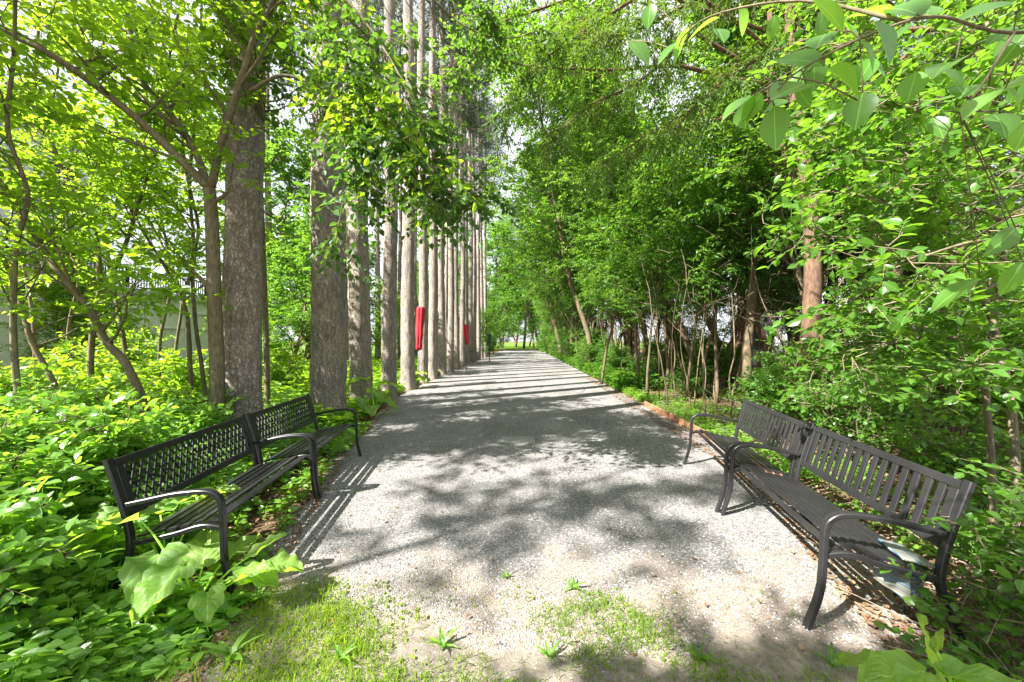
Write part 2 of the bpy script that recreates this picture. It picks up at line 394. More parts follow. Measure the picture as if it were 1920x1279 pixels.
xs = np.array([-400, -120, -40, -20, -10, -5, 0, 5, 10, 20, 40, 120, 400.]); ys = np.array([-120, -30, -10, -4, 0, 5, 10, 20, 40, 80, 160, 400, 900.])
X, Y = np.meshgrid(xs, ys); i = (np.arange(len(ys) - 1)[:, None] * len(xs) + np.arange(len(xs) - 1)[None]).ravel()
g.add(np.stack([X, Y, X * 0 - .03], -1), [np.stack([i, i + 1, i + len(xs) + 1, i + len(xs)], -1)])
tag(g.build('ground', M_forest), kind='structure')

yy = np.concatenate([np.linspace(1.15, 12, 140), np.linspace(12.2, 62, 60)])
LY = [1.0, 2.0, 3.3, 5.0, 7.2, 9.0, 11.4, 20, 45, 62]; LX = [-1.45, -1.65, -1.95, -2.45, -2.8, -3.05, -3.2, -3.1, -2.3, -1.2]
RY = [1.0, 2.0, 3.3, 5.0, 7.2, 9.0, 12.5, 20, 45, 62]; RX = [2.0, 2.3, 2.8, 3.05, 3.1, 3.15, 3.35, 3.6, 4.4, 4.2]
pl = lambda y: np.interp(y, LY, LX); pr = lambda y: np.interp(y, RY, RX)
sheet('gravel_path', pl(yy) + .10 * fnoise(yy * 1.5, yy * .3, 1), pr(yy) + np.where(yy < 4, .10, .04) * fnoise(yy * 1.4, yy, 2), yy, 0.006, M_gravel, 30)
# worn grassy soil at the near end, lapping over the gravel with an uneven edge
xx = np.linspace(-3.0, 3.2, 120); far = 1.85 + .22 * fnoise(xx * 1.3, xx, 5) - .1 * np.abs(xx - .2)
mb = MB(); nv = 12; uu = np.linspace(0, 1, nv)
Yg = -1.0 + (far[:, None] + 1.0) * uu[None]; Xg = np.repeat(xx[:, None], nv, 1)
i = (np.arange(119)[:, None] * nv + np.arange(nv - 1)[None]).ravel()
mb.add(np.stack([Xg, Yg, Xg * 0 + .011], -1), [np.stack([i, i + nv, i + nv + 1, i + 1], -1)])
tag(mb.build('bare_earth', M_fore), kind='structure')
yy = np.linspace(6.5, 120, 60)
sheet('side_lawn', np.full(60, -70.), pl(yy) - 2.6 - .3 * fnoise(yy, yy), yy, -.012, M_lawn)
yy = np.linspace(62.3, 400, 20); sheet('far_lawn', np.full(20, -68.), np.full(20, 140.), yy, .0, M_lawn)

# gravel stones
def stones(n, sampler, s0, s1, rng, mb, z=0.006):
    P = sampler(n); n = len(P); s = s0 + (s1 - s0) * rng.random(n) ** 2.5
    base = np.array([[1, 0, 0], [0, 1, 0], [-1, 0, 0], [0, -1, 0], [0, 0, .7], [0, 0, -.7]], float)
    v = base[None] * (.65 + .7 * rng.random((n, 6, 1))) * s[:, None, None]
    a = rng.random(n) * 6.28; c, q = np.cos(a)[:, None], np.sin(a)[:, None]
    x = v[:, :, 0] * c - v[:, :, 1] * q; y = v[:, :, 0] * q + v[:, :, 1] * c
    v = np.stack([x, y, v[:, :, 2]], -1) + np.stack([P[:, 0], P[:, 1], np.full(n, z)], -1)[:, None, :]; v[:, :, 2] += s[:, None] * .3
    f = np.array([[0, 1, 4], [1, 2, 4], [2, 3, 4], [3, 0, 4], [1, 0, 5], [2, 1, 5], [3, 2, 5], [0, 3, 5]])
    mb.add(v.reshape(-1, 3), [(f[None] + (np.arange(n) * 6)[:, None, None]).reshape(-1, 3)], np.repeat(rng.random(n), 6))
m, N, L, P = mat('stone_chips')
a = N.new('ShaderNodeAttribute'); a.attribute_name = 'tint'
r = ramp(N, [(0, (.07, .07, .075)), (.4, (.22, .215, .21)), (.8, (.34, .335, .325)), (1, (.50, .49, .47))]); L.new(a.outputs['Fac'], r.inputs[0]); L.new(r.outputs[0], P.inputs['Base Color']); P.inputs['Roughness'].default_value = .9
M_stone = m
rs = np.random.default_rng(3)
def samp_path(n):
    Y = 1.3 + 8 * rs.random(n) ** 1.9; X = pl(Y) + (pr(Y) - pl(Y)) * rs.random(n); k = (Y > 1.8 + .25 * fnoise(X * 1.3, X, 5)) | (rs.random(n) < .25); return np.stack([X, Y], -1)[k]
mb = MB(); stones(90000, samp_path, 0.0028, .009, rs, mb); tag(mb.build('gravel_stones', M_stone), 'loose grey stone chips covering the gravel path', 'gravel', kind='stuff')

# grass at the near end
def blades(mb, X, Y, h, w, rng, z=.008, lean=.5):
    n = len(X); P = np.stack([X, Y, np.full(n, z)], -1); D = UP + rng.normal(0, lean, (n, 3)); D[:, 2] = np.abs(D[:, 2]) + .35
    Nn = rng.normal(0, 1, (n, 3)); Nn[:, 2] = .3
    leaves(mb, P, D, Nn, h, w, L1, fold=.3, curl=.35, rng=rng)
mb = MB(); n = 170000; X = -2.6 + 5.3 * rs.random(n); Y = .95 + 1.35 * rs.random(n)
dens = .52 + .65 * fnoise(X * 1.9 + 3, Y * 2.6, 9) - .5 * np.clip((Y - 1.55) / .5, 0, 2) - .5 * np.clip((X - .35) / .8, 0, 1)
k = rs.random(n) < np.clip(dens, .015, 1) ** 1.2
blades(mb, X[k], Y[k], .018 + .034 * rs.random(k.sum()), .0022 + .002 * rs.random(k.sum()), rs)
tag(mb.build('grass', G_grass), 'short patchy grass in the bare soil at the near end of the path', 'grass', kind='stuff')
mb = MB(); n = 60000; Y = 62.4 + 30 * rs.random(n) ** 2; X = -10 + 22 * rs.random(n); blades(mb, X, Y, .10 + .1 * rs.random(n), .03, rs, 0)
tag(mb.build('lawn_grass', G_grass), 'sunlit green lawn beyond the far end of the path', 'grass', kind='stuff')

# leaf litter and twigs on the forest floor, right side and left edge
M_lit = leaf_mat('dry_leaf', (.10, .055, .03), (.20, .12, .07), (.36, .26, .17), .15, tcol=(.2, .12, .06), rough=.8)
mb = MB(); n = 26000; Y = 1.0 + 14 * rs.random(n) ** 1.6; X = pr(Y) - .35 + 6 * rs.random(n) ** 1.5
n2 = 9000; Y2 = 1.2 + 8 * rs.random(n2) ** 1.5; X2 = pl(Y2) + .15 - 3 * rs.random(n2) ** 1.5
n3 = 420; Y3 = 1.6 + 9 * rs.random(n3); X3 = pl(Y3) + (pr(Y3) - pl(Y3)) * rs.random(n3)
X = np.concatenate([X, X2, X3]); Y = np.concatenate([Y, Y2, Y3]); n = len(X)
leaves(mb, np.stack([X, Y, .012 + .02 * rs.random(n)], -1), np.stack([*(rs.normal(0, 1, (2, n))), rs.normal(0, .2, n)], -1), UP + rs.normal(0, .35, (n, 3)), .018 + .03 * rs.random(n), .012 + .016 * rs.random(n), L1, rng=rs)
tag(mb.build('leaf_litter', M_lit), 'brown dry leaf litter on the soil under the trees', 'leaf litter', kind='stuff')
mb = MB()
for q in range(420):
    Y0 = 1.1 + 9 * rs.random() ** 1.5; X0 = pr(Y0) + .1 + 4.5 * rs.random() ** 1.4; a = rs.random() * 6.28
    mb.tube(walk((X0, Y0, .02 + .05 * rs.random()), (math.cos(a), math.sin(a), .08 * rs.random()), .25 + .8 * rs.random(), 4, .12, rs), np.linspace(.006, .002, 5), 4)
tag(mb.build('fallen_twigs', M_twig), 'fallen brown twigs strewn on the soil behind the slatted benches', 'twigs', kind='stuff')

# ------------------------------------------------------------------ BENCHES
def bench_frame_pts(s=1.0):
    arm = smooth([(0, -.005, 0), (0, .035, .20), (0, .045, .42), (0, .055, .56), (0, .085, .61), (0, .15, .635), (0, .30, .63), (0, .47, .60), (0, .555, .585)], 5)
    return arm
SEATZ = lambda y: .425 - .09 * math.sin(min(max((y - .03) / .50, 0), 1) * math.pi * .62) - .0 * y
def seat_pt(y, x): return (x, y, .43 + .012 * math.cos((y - .1) * 9) - .09 * max(0, (y - .10)) / .42 * 1.0)
def make_bench(kind, label, loc, rz):
    M = M_black if kind == 'lattice' else M_grey
    t = empty('park_bench', loc, label, 'bench', 'black lattice-back benches end to end' if kind == 'lattice' else 'grey slat-back benches end to end', rz)
    W = 1.305
    ys_ = np.linspace(.05, .52, 7)
    seatline = np.array([seat_pt(y, 0) for y in ys_])
    for x, sd_ in ((.02, -1), (W - .02, 1)):
        arm = bench_frame_pts(); flare = np.interp(arm[:, 2], [0, .25, .4], [.03, .005, 0]) if kind == 'slat' else arm[:, 2] * 0
        a2 = arm.copy(); a2[:, 0] += x; a2[:, 1] -= flare
        b = MB(); cut = 16; b.bar(a2, .042, .026, cut=(0, cut)); b.build('front_leg', M, t, 'angle')
        b = MB(); b.bar(a2, .042, .026, cut=(cut - 1, len(a2))); b.build('armrest', M, t, 'angle')
        b = MB(); rear = smooth([(x, .66, 0), (x, .60, .14), (x, .545, .33), (x, .56, .48), (x, .60, .64), (x, .665, .855)], 4)
        q = 9; b.bar(rear, .042, .026, cut=(0, q)); b.build('rear_leg', M, t, 'angle')
        b = MB(); b.bar(rear, .042, .026, cut=(q - 1, len(rear))); b.build('back_post', M, t, 'angle')
        b = MB(); sl = smooth([(x + (-sd_) * .0, .05, .405), (x, .16, .425), (x, .32, .385), (x, .54, .35)], 4); b.bar(sl, .026, .030); b.build('side_rail', M, t, 'angle')
    # seat slats
    ns = 6 if kind == 'lattice' else 8
    b = MB(); span = .47; w = span / ns * (.70 if kind == 'lattice' else .66)
    for i in range(ns):
        y = .075 + span * (i + .5) / ns * .98
        z = np.interp(y, [.05, .16, .32, .54], [.432, .45, .412, .378])
        sl = math.atan2(np.interp(y + .01, [.05, .16, .32, .54], [.432, .45, .412, .378]) - z, .01)
        M4 = Matrix.Translation((0, y, z)) @ Matrix.Rotation(sl, 4, 'X')
        pts = [M4 @ Vector((xx_, 0, 0)) for xx_ in (.034, W / 2, W - .034)]
        b.bar([tuple(p) for p in pts], .012, w, side=tuple(M4.to_3x3() @ Vector((0, 0, 1))))
    b.build('seat', M, t, False)
    b = MB(); b.bar([(.03, .32, .385), (W - .03, .32, .385)], .03, .02, side=(0, 0, 1)); b.build('seat_brace', M, t)
    # backrest panel in a plane leaning back from (.57,.50) to (.66,.84)
    p0 = np.array([0, .562, .50]); p1 = np.array([0, .660, .845]); H = np.linalg.norm(p1 - p0); vdir = (p1 - p0) / H; nrmv = np.cross([1, 0, 0], vdir)
    bp = lambda x, h: p0 + np.array([x, 0, 0]) + vdir * h
    b = MB(); e = .042
    fw = .045
    for h in (fw / 2, H - fw / 2):
        b.bar([bp(e, h), bp(W / 2, h), bp(W - e, h)], .022, fw, side=nrmv)
    for x in (e + fw * .55, W - e - fw * .55):
        b.bar([bp(x, fw), bp(x, H - fw)], .020, fw * 1.05, side=nrmv)
    b.build('back_frame', M, t)
    b = MB()
    if kind == 'slat':
        x0, x1 = e + fw * 1.15, W - e - fw * 1.15; n = 15
        for i in range(n):
            x = x0 + (x1 - x0) * (i + .5) / n
            b.bar([bp(x, fw * .8), bp(x, H - fw * .8)], .012, (x1 - x0) / n * .54, side=nrmv)
        b.build('back_slats', M, t)
    else:
        x0, x1 = e + fw, W - e - fw; h0, h1 = fw * .8, H - fw * .8; hh = h1 - h0; n = 21; step = (x1 - x0) / n; run = hh / math.tan(math.radians(64))
        for sgn in (1, -1):
            for i in range(-4, n + 5):
                xa = x0 + i * step; xb = xa + run * sgn
                ta, tb = 0., 1.
                if xb != xa:
                    tA = (x0 - xa) / (xb - xa); tB = (x1 - xa) / (xb - xa); lo, hi = min(tA, tB), max(tA, tB)
                    ta, tb = max(0, lo), min(1, hi)
                if tb - ta < .04: continue
                off = nrmv * (.0035 * sgn)
                A = bp(xa + (xb - xa) * ta, h0 + hh * ta) + off; B = bp(xa + (xb - xa) * tb, h0 + hh * tb) + off
                b.bar([A, B], .007, .013, side=nrmv)
        for i in range(0, 11):
            x = x0 + (x1 - x0) * (i + .5) / 11
            b.bar([bp(x - .012, h0 + hh / 2) + nrmv * .009, bp(x + .012, h0 + hh / 2) + nrmv * .009], .008, .022, side=nrmv)
        b.build('lattice_panel', M, t)
    return t
# left pair: local x runs away from the camera
lu = np.array([-2.07 + 1.72, 4.74 - 2.14]); lu /= np.linalg.norm(lu); la = math.atan2(lu[1], lu[0])
A = np.array([-1.72, 2.14])
make_bench('lattice', 'black lattice-back bench standing nearer, over the big burdock leaves on the left', (A[0], A[1], 0), la)
A2 = A + lu * 1.318 + np.array([.01, 0])
make_bench('lattice', 'black lattice-back bench farther along the path, beside the tennis ball and pine', (A2[0], A2[1], 0), la - .015)
# right pair: local x runs toward the camera
B0 = np.array([1.615, 1.87]); B1 = np.array([2.2, 4.45]); ru = nrm(B0 - B1); ra = math.atan2(ru[1], ru[0])
o_far = B0 - ru * 1.315 - ru * 1.305
nb = make_bench('slat', 'dark grey slat-back bench standing nearer on the right, with the striped cloth on its seat', tuple(B0 - ru * 1.305) + (0,), ra)
make_bench('slat', 'dark grey slat-back bench farther away on the right, with an empty seat', tuple(o_far) + (0,), ra - .02)

# striped cloth on the near right bench (real folded sheet: a flap on the seat, a flap hanging under it)
m, N, L, P = mat('striped_cloth')
a = N.new('ShaderNodeAttribute'); a.attribute_name = 'tint'
n1 = noise(N, L, 5, 3); ad = N.new('ShaderNodeMath'); ad.operation = 'MULTIPLY_ADD'; L.new(n1.outputs['Fac'], ad.inputs[0]); ad.inputs[1].default_value = .12; L.new(a.outputs['Fac'], ad.inputs[2])
r = ramp(N, [(0, (.05, .15, .25)), (.10, (.09, .20, .30)), (.16, (.34, .37, .37)), (.24, (.06, .14, .22)), (.30, (.32, .35, .34)), (.42, (.30, .27, .19)), (.50, (.38, .38, .33)), (.58, (.10, .20, .25)), (.66, (.36, .34, .28)), (.76, (.25, .19, .12)), (.86, (.34, .35, .31)), (.95, (.12, .22, .28))])
L.new(ad.outputs[0], r.inputs[0]); L.new(mixc(N, L, 1.0, r.outputs[0], (.62, .64, .64), 'MULTIPLY'), P.inputs['Base Color']); P.inputs['Roughness'].default_value = .9
L.new(bump(N, L, noise(N, L, 300, 2).outputs['Fac'], .3, .001), P.inputs['Normal'])
M_cloth = m
def cloth(pa, pb, pc, pd, name, parent, wav=.006, thick=.004):
    n = 22; u, v = np.meshgrid(np.linspace(0, 1, n), np.linspace(0, 1, n)); u = u[..., None]; v = v[..., None]
    P_ = (1 - v) * ((1 - u) * pa + u * pb) + v * ((1 - u) * pd + u * pc)
    nn = nrm(np.cross(pb - pa, pd - pa)); P_ = P_ + nn * (wav * np.sin(u * 9 + v * 2.5) + wav * .5 * np.sin(v * 14 + u * 3))
    mb = MB(); i = (np.arange(n - 1)[:, None] * n + np.arange(n - 1)[None]).ravel(); top = P_.reshape(-1, 3); bot = top - nn * thick
    f = np.stack([i, i + 1, i + n + 1, i + n], -1)
    tt = ((u * .25 + v * 1.7) % .95).reshape(-1)
    e = np.concatenate([np.arange(n), np.arange(2 * n - 1, n * n, n), np.arange(n * n - 2, n * n - n - 1, -1), np.arange(n * n - 2 * n, 0, -n)])
    rim = np.stack([e, np.roll(e, -1), np.roll(e, -1) + n * n, e + n * n], -1)
    mb.add(np.concatenate([top, bot]), [f, f[:, ::-1] + n * n, rim[:, ::-1]], np.concatenate([tt, tt]))
    return mb.build(name, M_cloth, parent, True)
c0 = Vector(tuple(B0 - ru * 1.305) + (0,)); Rz = Matrix.Rotation(ra, 3, 'Z')
def bl(x, y, z): v = Rz @ Vector((x, y, z)); return np.array([v.x, v.y, v.z])
tw = empty('striped_cloth', c0, 'folded blue and cream striped cloth draped over the rear corner of a bench seat', 'cloth')
cloth(bl(1.08, .42, .430), bl(1.275, .40, .434), bl(1.275, .54, .412), bl(1.08, .53, .412), 'seat_flap', tw, .003, .012)
cloth(bl(1.22, .31, .375), bl(1.25, .44, .36), bl(1.25, .45, .19), bl(1.22, .31, .28), 'hanging_flap', tw, .008)
cloth(bl(1.25, .445, .36), bl(1.18, .54, .355), bl(1.18, .54, .19), bl(1.25, .455, .17), 'hanging_flap', tw, .008)

# tennis ball
m, N, L, P = mat('ball_felt'); n1 = noise(N, L, 160, 3)
r = ramp(N, [(.3, (.42, .58, .10)), (.7, (.60, .78, .22))]); L.new(n1.outputs['Fac'], r.inputs[0]); L.new(r.outputs[0], P.inputs['Base Color']); P.inputs['Roughness'].default_value = .95
def ball(c, r_, mt, name, parent=None, nu=20, nv=12):
    mb = MB(); th = np.linspace(0, np.pi, nv); pts = np.array([[0, 0, -math.cos(t) * r_] for t in th]); mb.tube(pts, np.maximum(np.sin(th) * r_, 1e-4), nu); return mb.build(name, mt, parent, True)
bo = gnd(650, 845); tb = empty('tennis_ball', (bo[0], bo[1], .045), 'pale green tennis ball lying on the gravel beside a bench leg', 'ball')
ball(None, .04, m, 'felt', tb)
ms_, N, L, P = mat('ball_seam'); P.inputs['Base Color'].default_value = (.75, .78, .68, 1)
mb = MB(); th = np.linspace(0, 2 * np.pi, 49); A_ = .44 * np.pi
sm = np.array([[math.cos(t) + .35 * math.cos(3 * t), math.sin(t) - .35 * math.sin(3 * t), 1.1 * math.sin(2 * t) * .9] for t in th]); sm = nrm(sm) * .0402
mb.tube(sm, .0014, 5, caps=False); mb.build('seam', ms_, tb)

# flat stone plaque in the path
p = gnd(971, 825); m = plain('plaque_stone', (.235, .23, .225), .85, 30, .2)
t = empty('stone_plaque', (p[0], p[1], 0), 'flat grey rectangular stone plaque set flush into the gravel path', 'plaque')
mb = MB(); mb.box(-.265, .265, -.19, .19, -.03, .016); mb.build('slab', m, t)
mb = MB()
for x0, x1, y0, y1 in ((-.265, .265, -.20, -.192), (-.265, .265, .192, .20), (-.275, -.267, -.20, .20), (.267, .275, -.20, .20)): mb.box(x0, x1, y0, y1, -.02, .010)
mb.build('joint', plain('plaque_joint', (.10, .09, .08), .9), t)

# rusty steel edging along the right side
m, N, L, P = mat('rusty_steel'); n1 = noise(N, L, 7, 6, .7)
r = ramp(N, [(.3, (.13, .06, .03)), (.5, (.28, .13, .065)), (.7, (.42, .24, .14))]); L.new(n1.outputs['Fac'], r.inputs[0]); L.new(r.outputs[0], P.inputs['Base Color']); P.inputs['Roughness'].default_value = .8
t = empty('path_edging', (pr(8.4) + .03, 8.4, 0), 'low orange-brown wooden edging board along the right edge of the gravel', 'edging')
segs = np.linspace(8.4, 2.9, 5)
for a_, b_ in zip(segs[:-1], segs[1:]):
    mb = MB(); yq = np.linspace(a_, b_ + .015, 8); o = np.array([pr(8.4) + .03, 8.4, 0])
    pts = np.stack([pr(yq) + .04, yq, np.full(8, .045) + .006 * np.sin(yq * 3)], -1) - o; mb.bar(pts, .032, .15, side=(1, 0, 0)); mb.build('board', m, t)
for a_ in segs[1:]:
    mb = MB(); mb.box(pr(a_) + .062 - o[0], pr(a_) + .10 - o[0], a_ - 8.4 - .02, a_ - 8.4 + .02, -.1, .11); mb.build('stake', m, t)

# ring / tether on the left bench
m = plain('bright_steel', (.6, .6, .6), .3, met=1.0)
e = A + lu * 1.30; nv = np.array([-lu[1], lu[0]]); rc = np.array([*(e + nv * .44), .43])
t = empty('steel_shackle', rc, 'small bright steel shackle ring joining the two lattice benches', 'shackle')
mb = MB(); th = np.linspace(0, 2 * np.pi, 17); mb.tube([(.0, .018 * math.cos(q), .03 + .028 * math.sin(q)) for q in th], .004, 6); mb.build('ring', m, t, True)
mb = MB(); mb.tube([(-.02, 0, .0), (.02, 0, .0)], .006, 8); mb.build('pin', m, t, True)

# red furled covers on poles
def red_cover(base, z0, z1, r, tilt, label):
    t = empty('covered_parasol', base, label, 'parasol cover', 'furled red covers beside the pines')
    m, N, L, P = mat('red_fabric'); n1 = noise(N, L, 3, 3, stretch=(3, 3, .6)); rr = ramp(N, [(.3, (.42, .012, .02)), (.7, (.62, .03, .04))])
    L.new(n1.outputs['Fac'], rr.inputs[0]); L.new(rr.outputs[0], P.inputs['Base Color']); P.inputs['Roughness'].default_value = .75
    L.new(bump(N, L, n1.outputs['Fac'], .5, .04), P.inputs['Normal'])
    n = 26; k = 22; mb = MB(); h = np.linspace(0, 1, n); th = np.linspace(0, 2 * np.pi, k, endpoint=False)
    R = r * np.interp(h, [0, .03, .2, .5, .85, .97, 1], [.55, .75, .78, .92, 1.0, .95, .80])
    fold = 1 + .20 * np.sin(th * 6 + 1)[None] + .07 * np.sin(th[None] * 3 + h[:, None] * 9) + .04 * np.sin(th[None] * 9 + h[:, None] * 23)
    X_ = R[:, None] * np.cos(th)[None] * fold + tilt * (h[:, None] - .5) * (z1 - z0); Y_ = R[:, None] * np.sin(th)[None] * fold; Z_ = (z0 + (z1 - z0) * h)[:, None] + 0 * X_
    i = np.arange(n - 1)[:, None] * k; j = np.arange(k)[None]; q = (j + 1) % k
    mb.add(np.stack([X_, Y_, Z_], -1), [np.stack([i + j, i + q, i + k + q, i + k + j], -1).reshape(-1, 4), (np.arange(k) + (n - 1) * k)[None], np.arange(k)[::-1][None]])
    cv = mb.build('fabric_cover', m, t, True)
    mb = MB(); xo = -tilt * .5 * (z1 - z0)
    mb.tube([(xo, 0, 0), (xo, 0, z0 + .2)], .022, 10); mb.build('pole', plain('pole_grey', (.16, .15, .15), .5), t, True)
    zz = z0 + .10; mb = MB(); th2 = np.linspace(0, 2 * np.pi, 25); mb.tube([(r * .80 * math.cos(a) + xo * .85, r * .80 * math.sin(a), zz) for a in th2], .008, 5, caps=False)
    mb.build('tie_cord', m, t)
Y1 = 11.9; red_cover(((787 - 960) / F * Y1, Y1, 0), 1.55 - 17 / F * Y1, 1.55 + 64 / F * Y1, .125, .05, 'tall red fabric cover on a pole by the nearer pines, leaning slightly')
Y2_ = 18.4; red_cover(((874.5 - 960) / F * Y2_, Y2_, 0), 1.55 - 7 / F * Y2_, 1.55 + 31 / F * Y2_, .11, -.03, 'smaller dark red cover on a pole, farther down the pine row')
# teal box at the far left of the path
t = empty('mail_box', ((918 - 960) / F * 27, 27, 0), 'small dark teal box on a post, half hidden in the bushes past the pines', 'post box')
mt = plain('teal_paint', (.012, .06, .07), .5); mb = MB(); mb.box(-.10, .10, -.1, .1, 1.40, 2.05); mb.build('cabinet', mt, t)
mb = MB(); mb.box(-.12, .12, -.12, .12, 2.052, 2.09); mb.build('lid', mt, t); mb = MB(); mb.box(-.035, .035, -.035, .035, 0, 1.398); mb.build('post', mt, t)

# ------------------------------------------------------------------ HOUSE behind the shrubs on the left
def house():
    cream = plain('cream_render', (.84, .82, .72), .85, 3, .08); m, N, L, P = mat('grey_brick')
    br = N.new('ShaderNodeTexBrick'); br.inputs['Scale'].default_value = 1; br.inputs['Brick Width'].default_value = .6; br.inputs['Row Height'].default_value = .3
    br.inputs['Color1'].default_value = (.70, .69, .74, 1); br.inputs['Color2'].default_value = (.62, .61, .66, 1); br.inputs['Mortar'].default_value = (.46, .46, .48, 1); br.inputs['Mortar Size'].default_value = .012
    mp = N.new('ShaderNodeMapping'); tc = N.new('ShaderNodeTexCoord'); mp.inputs['Rotation'].default_value = (math.radians(90), 0, math.radians(90)); L.new(tc.outputs['Object'], mp.inputs[0])
    sx = N.new('ShaderNodeSeparateXYZ'); L.new(tc.outputs['Object'], sx.inputs[0]); cb = N.new('ShaderNodeCombineXYZ'); L.new(sx.outputs[1], cb.inputs[0]); L.new(sx.outputs[2], cb.inputs[1]); L.new(cb.outputs[0], br.inputs['Vector'])
    L.new(br.outputs['Color'], P.inputs['Base Color']); P.inputs['Roughness'].default_value = .85
    brick = m; white = plain('white_trim', (.72, .72, .70), .6, 3, .05); blk = plain('black_iron', (.015, .015, .018), .4)
    gl, N, L, P = mat('window_glass'); P.inputs['Base Color'].default_value = (.05, .06, .08, 1); P.inputs['Roughness'].default_value = .08
    t = empty('house', (-18.5, 16, 0), 'large grey stone house with cream terrace wall and black railing', 'house')
    # block with terrace: front face at local x=0 (faces the path), y 0 .. 14, z 0..4
    mb = MB(); mb.box(-3.5, 0, -10, 7.6, 0, 3.85); mb.build('terrace_wall', cream, t)
    mb = MB(); mb.box(-3.5, .22, -10.1, 7.8, 3.853, 4.12); mb.box(-3.5, .10, -10.05, 7.7, 3.6, 3.847) if False else None; mb.build('cornice', white, t)
    for y in np.arange(-9.4, 7, 2.3):
        mb = MB()
        for a_, b_, c_, d_ in ((y, y + 1.9, .5, .58), (y, y + 1.9, 3.1, 3.18), (y, y + .08, .582, 3.098), (y + 1.82, y + 1.9, .582, 3.098), (y + .08, y + 1.82, 2.2, 2.26)): mb.box(.002, .06, a_, b_, c_, d_)
        mb.build('wall_panel', white, t)
    r_ = MB(); r_.box(-.12, -.04, -10, 7.6, 5.05, 5.11); r_.box(-.12, -.04, -10, 7.6, 4.2, 4.25)
    for y in np.arange(-10, 7.6, .14): r_.box(-.095, -.065, y, y + .03, 4.252, 5.048)
    for y in np.arange(-10, 7.7, 2.2): r_.box(-.13, -.03, y - .04, y + .04, 4.122, 5.2)
    r_.build('railing', blk, t)
    mb = MB(); mb.box(-12, -3.503, -16, 3.0, 0, 11.5); mb.build('wall', brick, t)
    mb = MB(); mb.box(-12.3, -3.1, -16.3, 3.3, 11.503, 11.9); mb.box(-11.5, -4, -15.5, 2.5, 11.903, 12.4); mb.build('roof', plain('slate', (.12, .12, .13), .8), t)
    for z in (4.6, 8.0):
        for y in (-13.4, -10.0, -6.4, -2.9, .4):
            f = MB(); 
            for a_, b_, c_, d_ in ((y, y + 1.5, z, z + .1), (y, y + 1.5, z + 2.1, z + 2.2), (y, y + .1, z + .102, z + 2.098), (y + 1.4, y + 1.5, z + .102, z + 2.098), (y + .72, y + .78, z + .102, z + 2.098), (y + .1, y + .718, z + 1.1, z + 1.15), (y + .782, y + 1.4, z + 1.1, z + 1.15)): f.box(-3.5, -3.42, a_, b_, c_, d_)
            w = f.build('window', white, t); gm = MB(); gm.box(-3.501, -3.46, y + .1, y + 1.4, z + .1, z + 2.1); gm.build('pane', gl, w)
    return t
house()
# pale house beyond the thicket on the right
def pale_house():
    t = empty('house', (15.5, 14, 0), 'pale stucco house glimpsed through the thicket on the right', 'house')
    st = plain('pale_stucco', (.62, .62, .63), .9, 2, .06); wt = plain('white_frame', (.7, .7, .7), .5); sl = plain('dark_shingle', (.10, .10, .11), .9)
    gl = plain('dark_glass', (.05, .06, .08), .1)
    mb = MB(); mb.box(0, 9, -9, 11, 0, 5.4); mb.build('wall', st, t)
    mb = MB(); mb.add([(-.4, -9.4, 5.42), (9.4, -9.4, 5.42), (9.4, 11.4, 5.42), (-.4, 11.4, 5.42), (4.5, -9.4, 8.4), (4.5, 11.4, 8.4)], [[[0, 4, 5, 3], [1, 2, 5, 4], [0, 3, 2, 1]], [[0, 1, 4], [2, 3, 5]]]); mb.build('roof', sl, t)
    for y in (-7, -3.2, .6, 4.4, 8):
        for z in (.9, 3.4):
            f = MB()
            for a_, b_, c_, d_ in ((y, y + 1.3, z, z + .08), (y, y + 1.3, z + 1.42, z + 1.5), (y, y + .08, z + .082, z + 1.418), (y + 1.22, y + 1.3, z + .082, z + 1.418)): f.box(-.05, 0, a_, b_, c_, d_)
            w = f.build('window', wt, t); gm = MB(); gm.box(-.02, .01, y + .08, y + 1.22, z + .08, z + 1.42); gm.build('pane', gl, w)
pale_house()

# ------------------------------------------------------------------ PINES
def pine_trunk(rad, H, rng, lean=(0, 0), nseg=26, flare=1.3, dz=.10):
    zs = np.concatenate([np.arange(-.05, 9, dz), np.arange(9, H, .4)]); n = len(zs); th = np.linspace(0, 2 * np.pi, nseg, endpoint=False)
    ph = rng.random(6) * 6.28
    cx = lean[0] * zs + .035 * np.sin(zs * .5 + ph[0]) ; cy = lean[1] * zs + .035 * np.sin(zs * .43 + ph[1]); cx -= cx[0]; cy -= cy[0]
    R = rad * (1 + (flare - 1) * np.exp(-np.maximum(zs, 0) / .22)) * (1 - .55 * np.maximum(zs, 0) / H)
    d = rng.normal(0, 1, (n, nseg)); d = (d + np.roll(d, 1, 0) + np.roll(d, -1, 0) * .7) / 2
    r = R[:, None] * (1 + .042 * d + .03 * np.sin(th * 3 + ph[2])[None] + .02 * np.sin(th[None] * 5 + zs[:, None] * .9 + ph[3]) + .06 * np.exp(-np.maximum(zs, 0) / .3)[:, None] * np.sin(th * 4 + ph[4])[None])
    v = np.stack([cx[:, None] + r * np.cos(th)[None], cy[:, None] + r * np.sin(th)[None], np.repeat(zs[:, None], nseg, 1)], -1)
    mb = MB(); i = np.arange(n - 1)[:, None] * nseg; j = np.arange(nseg)[None]; k = (j + 1) % nseg
    mb.add(v, [np.stack([i + j, i + k, i + nseg + k, i + nseg + j], -1).reshape(-1, 4), (np.arange(nseg) + (n - 1) * nseg)[None]])
    return mb, (zs, cx, cy, R)
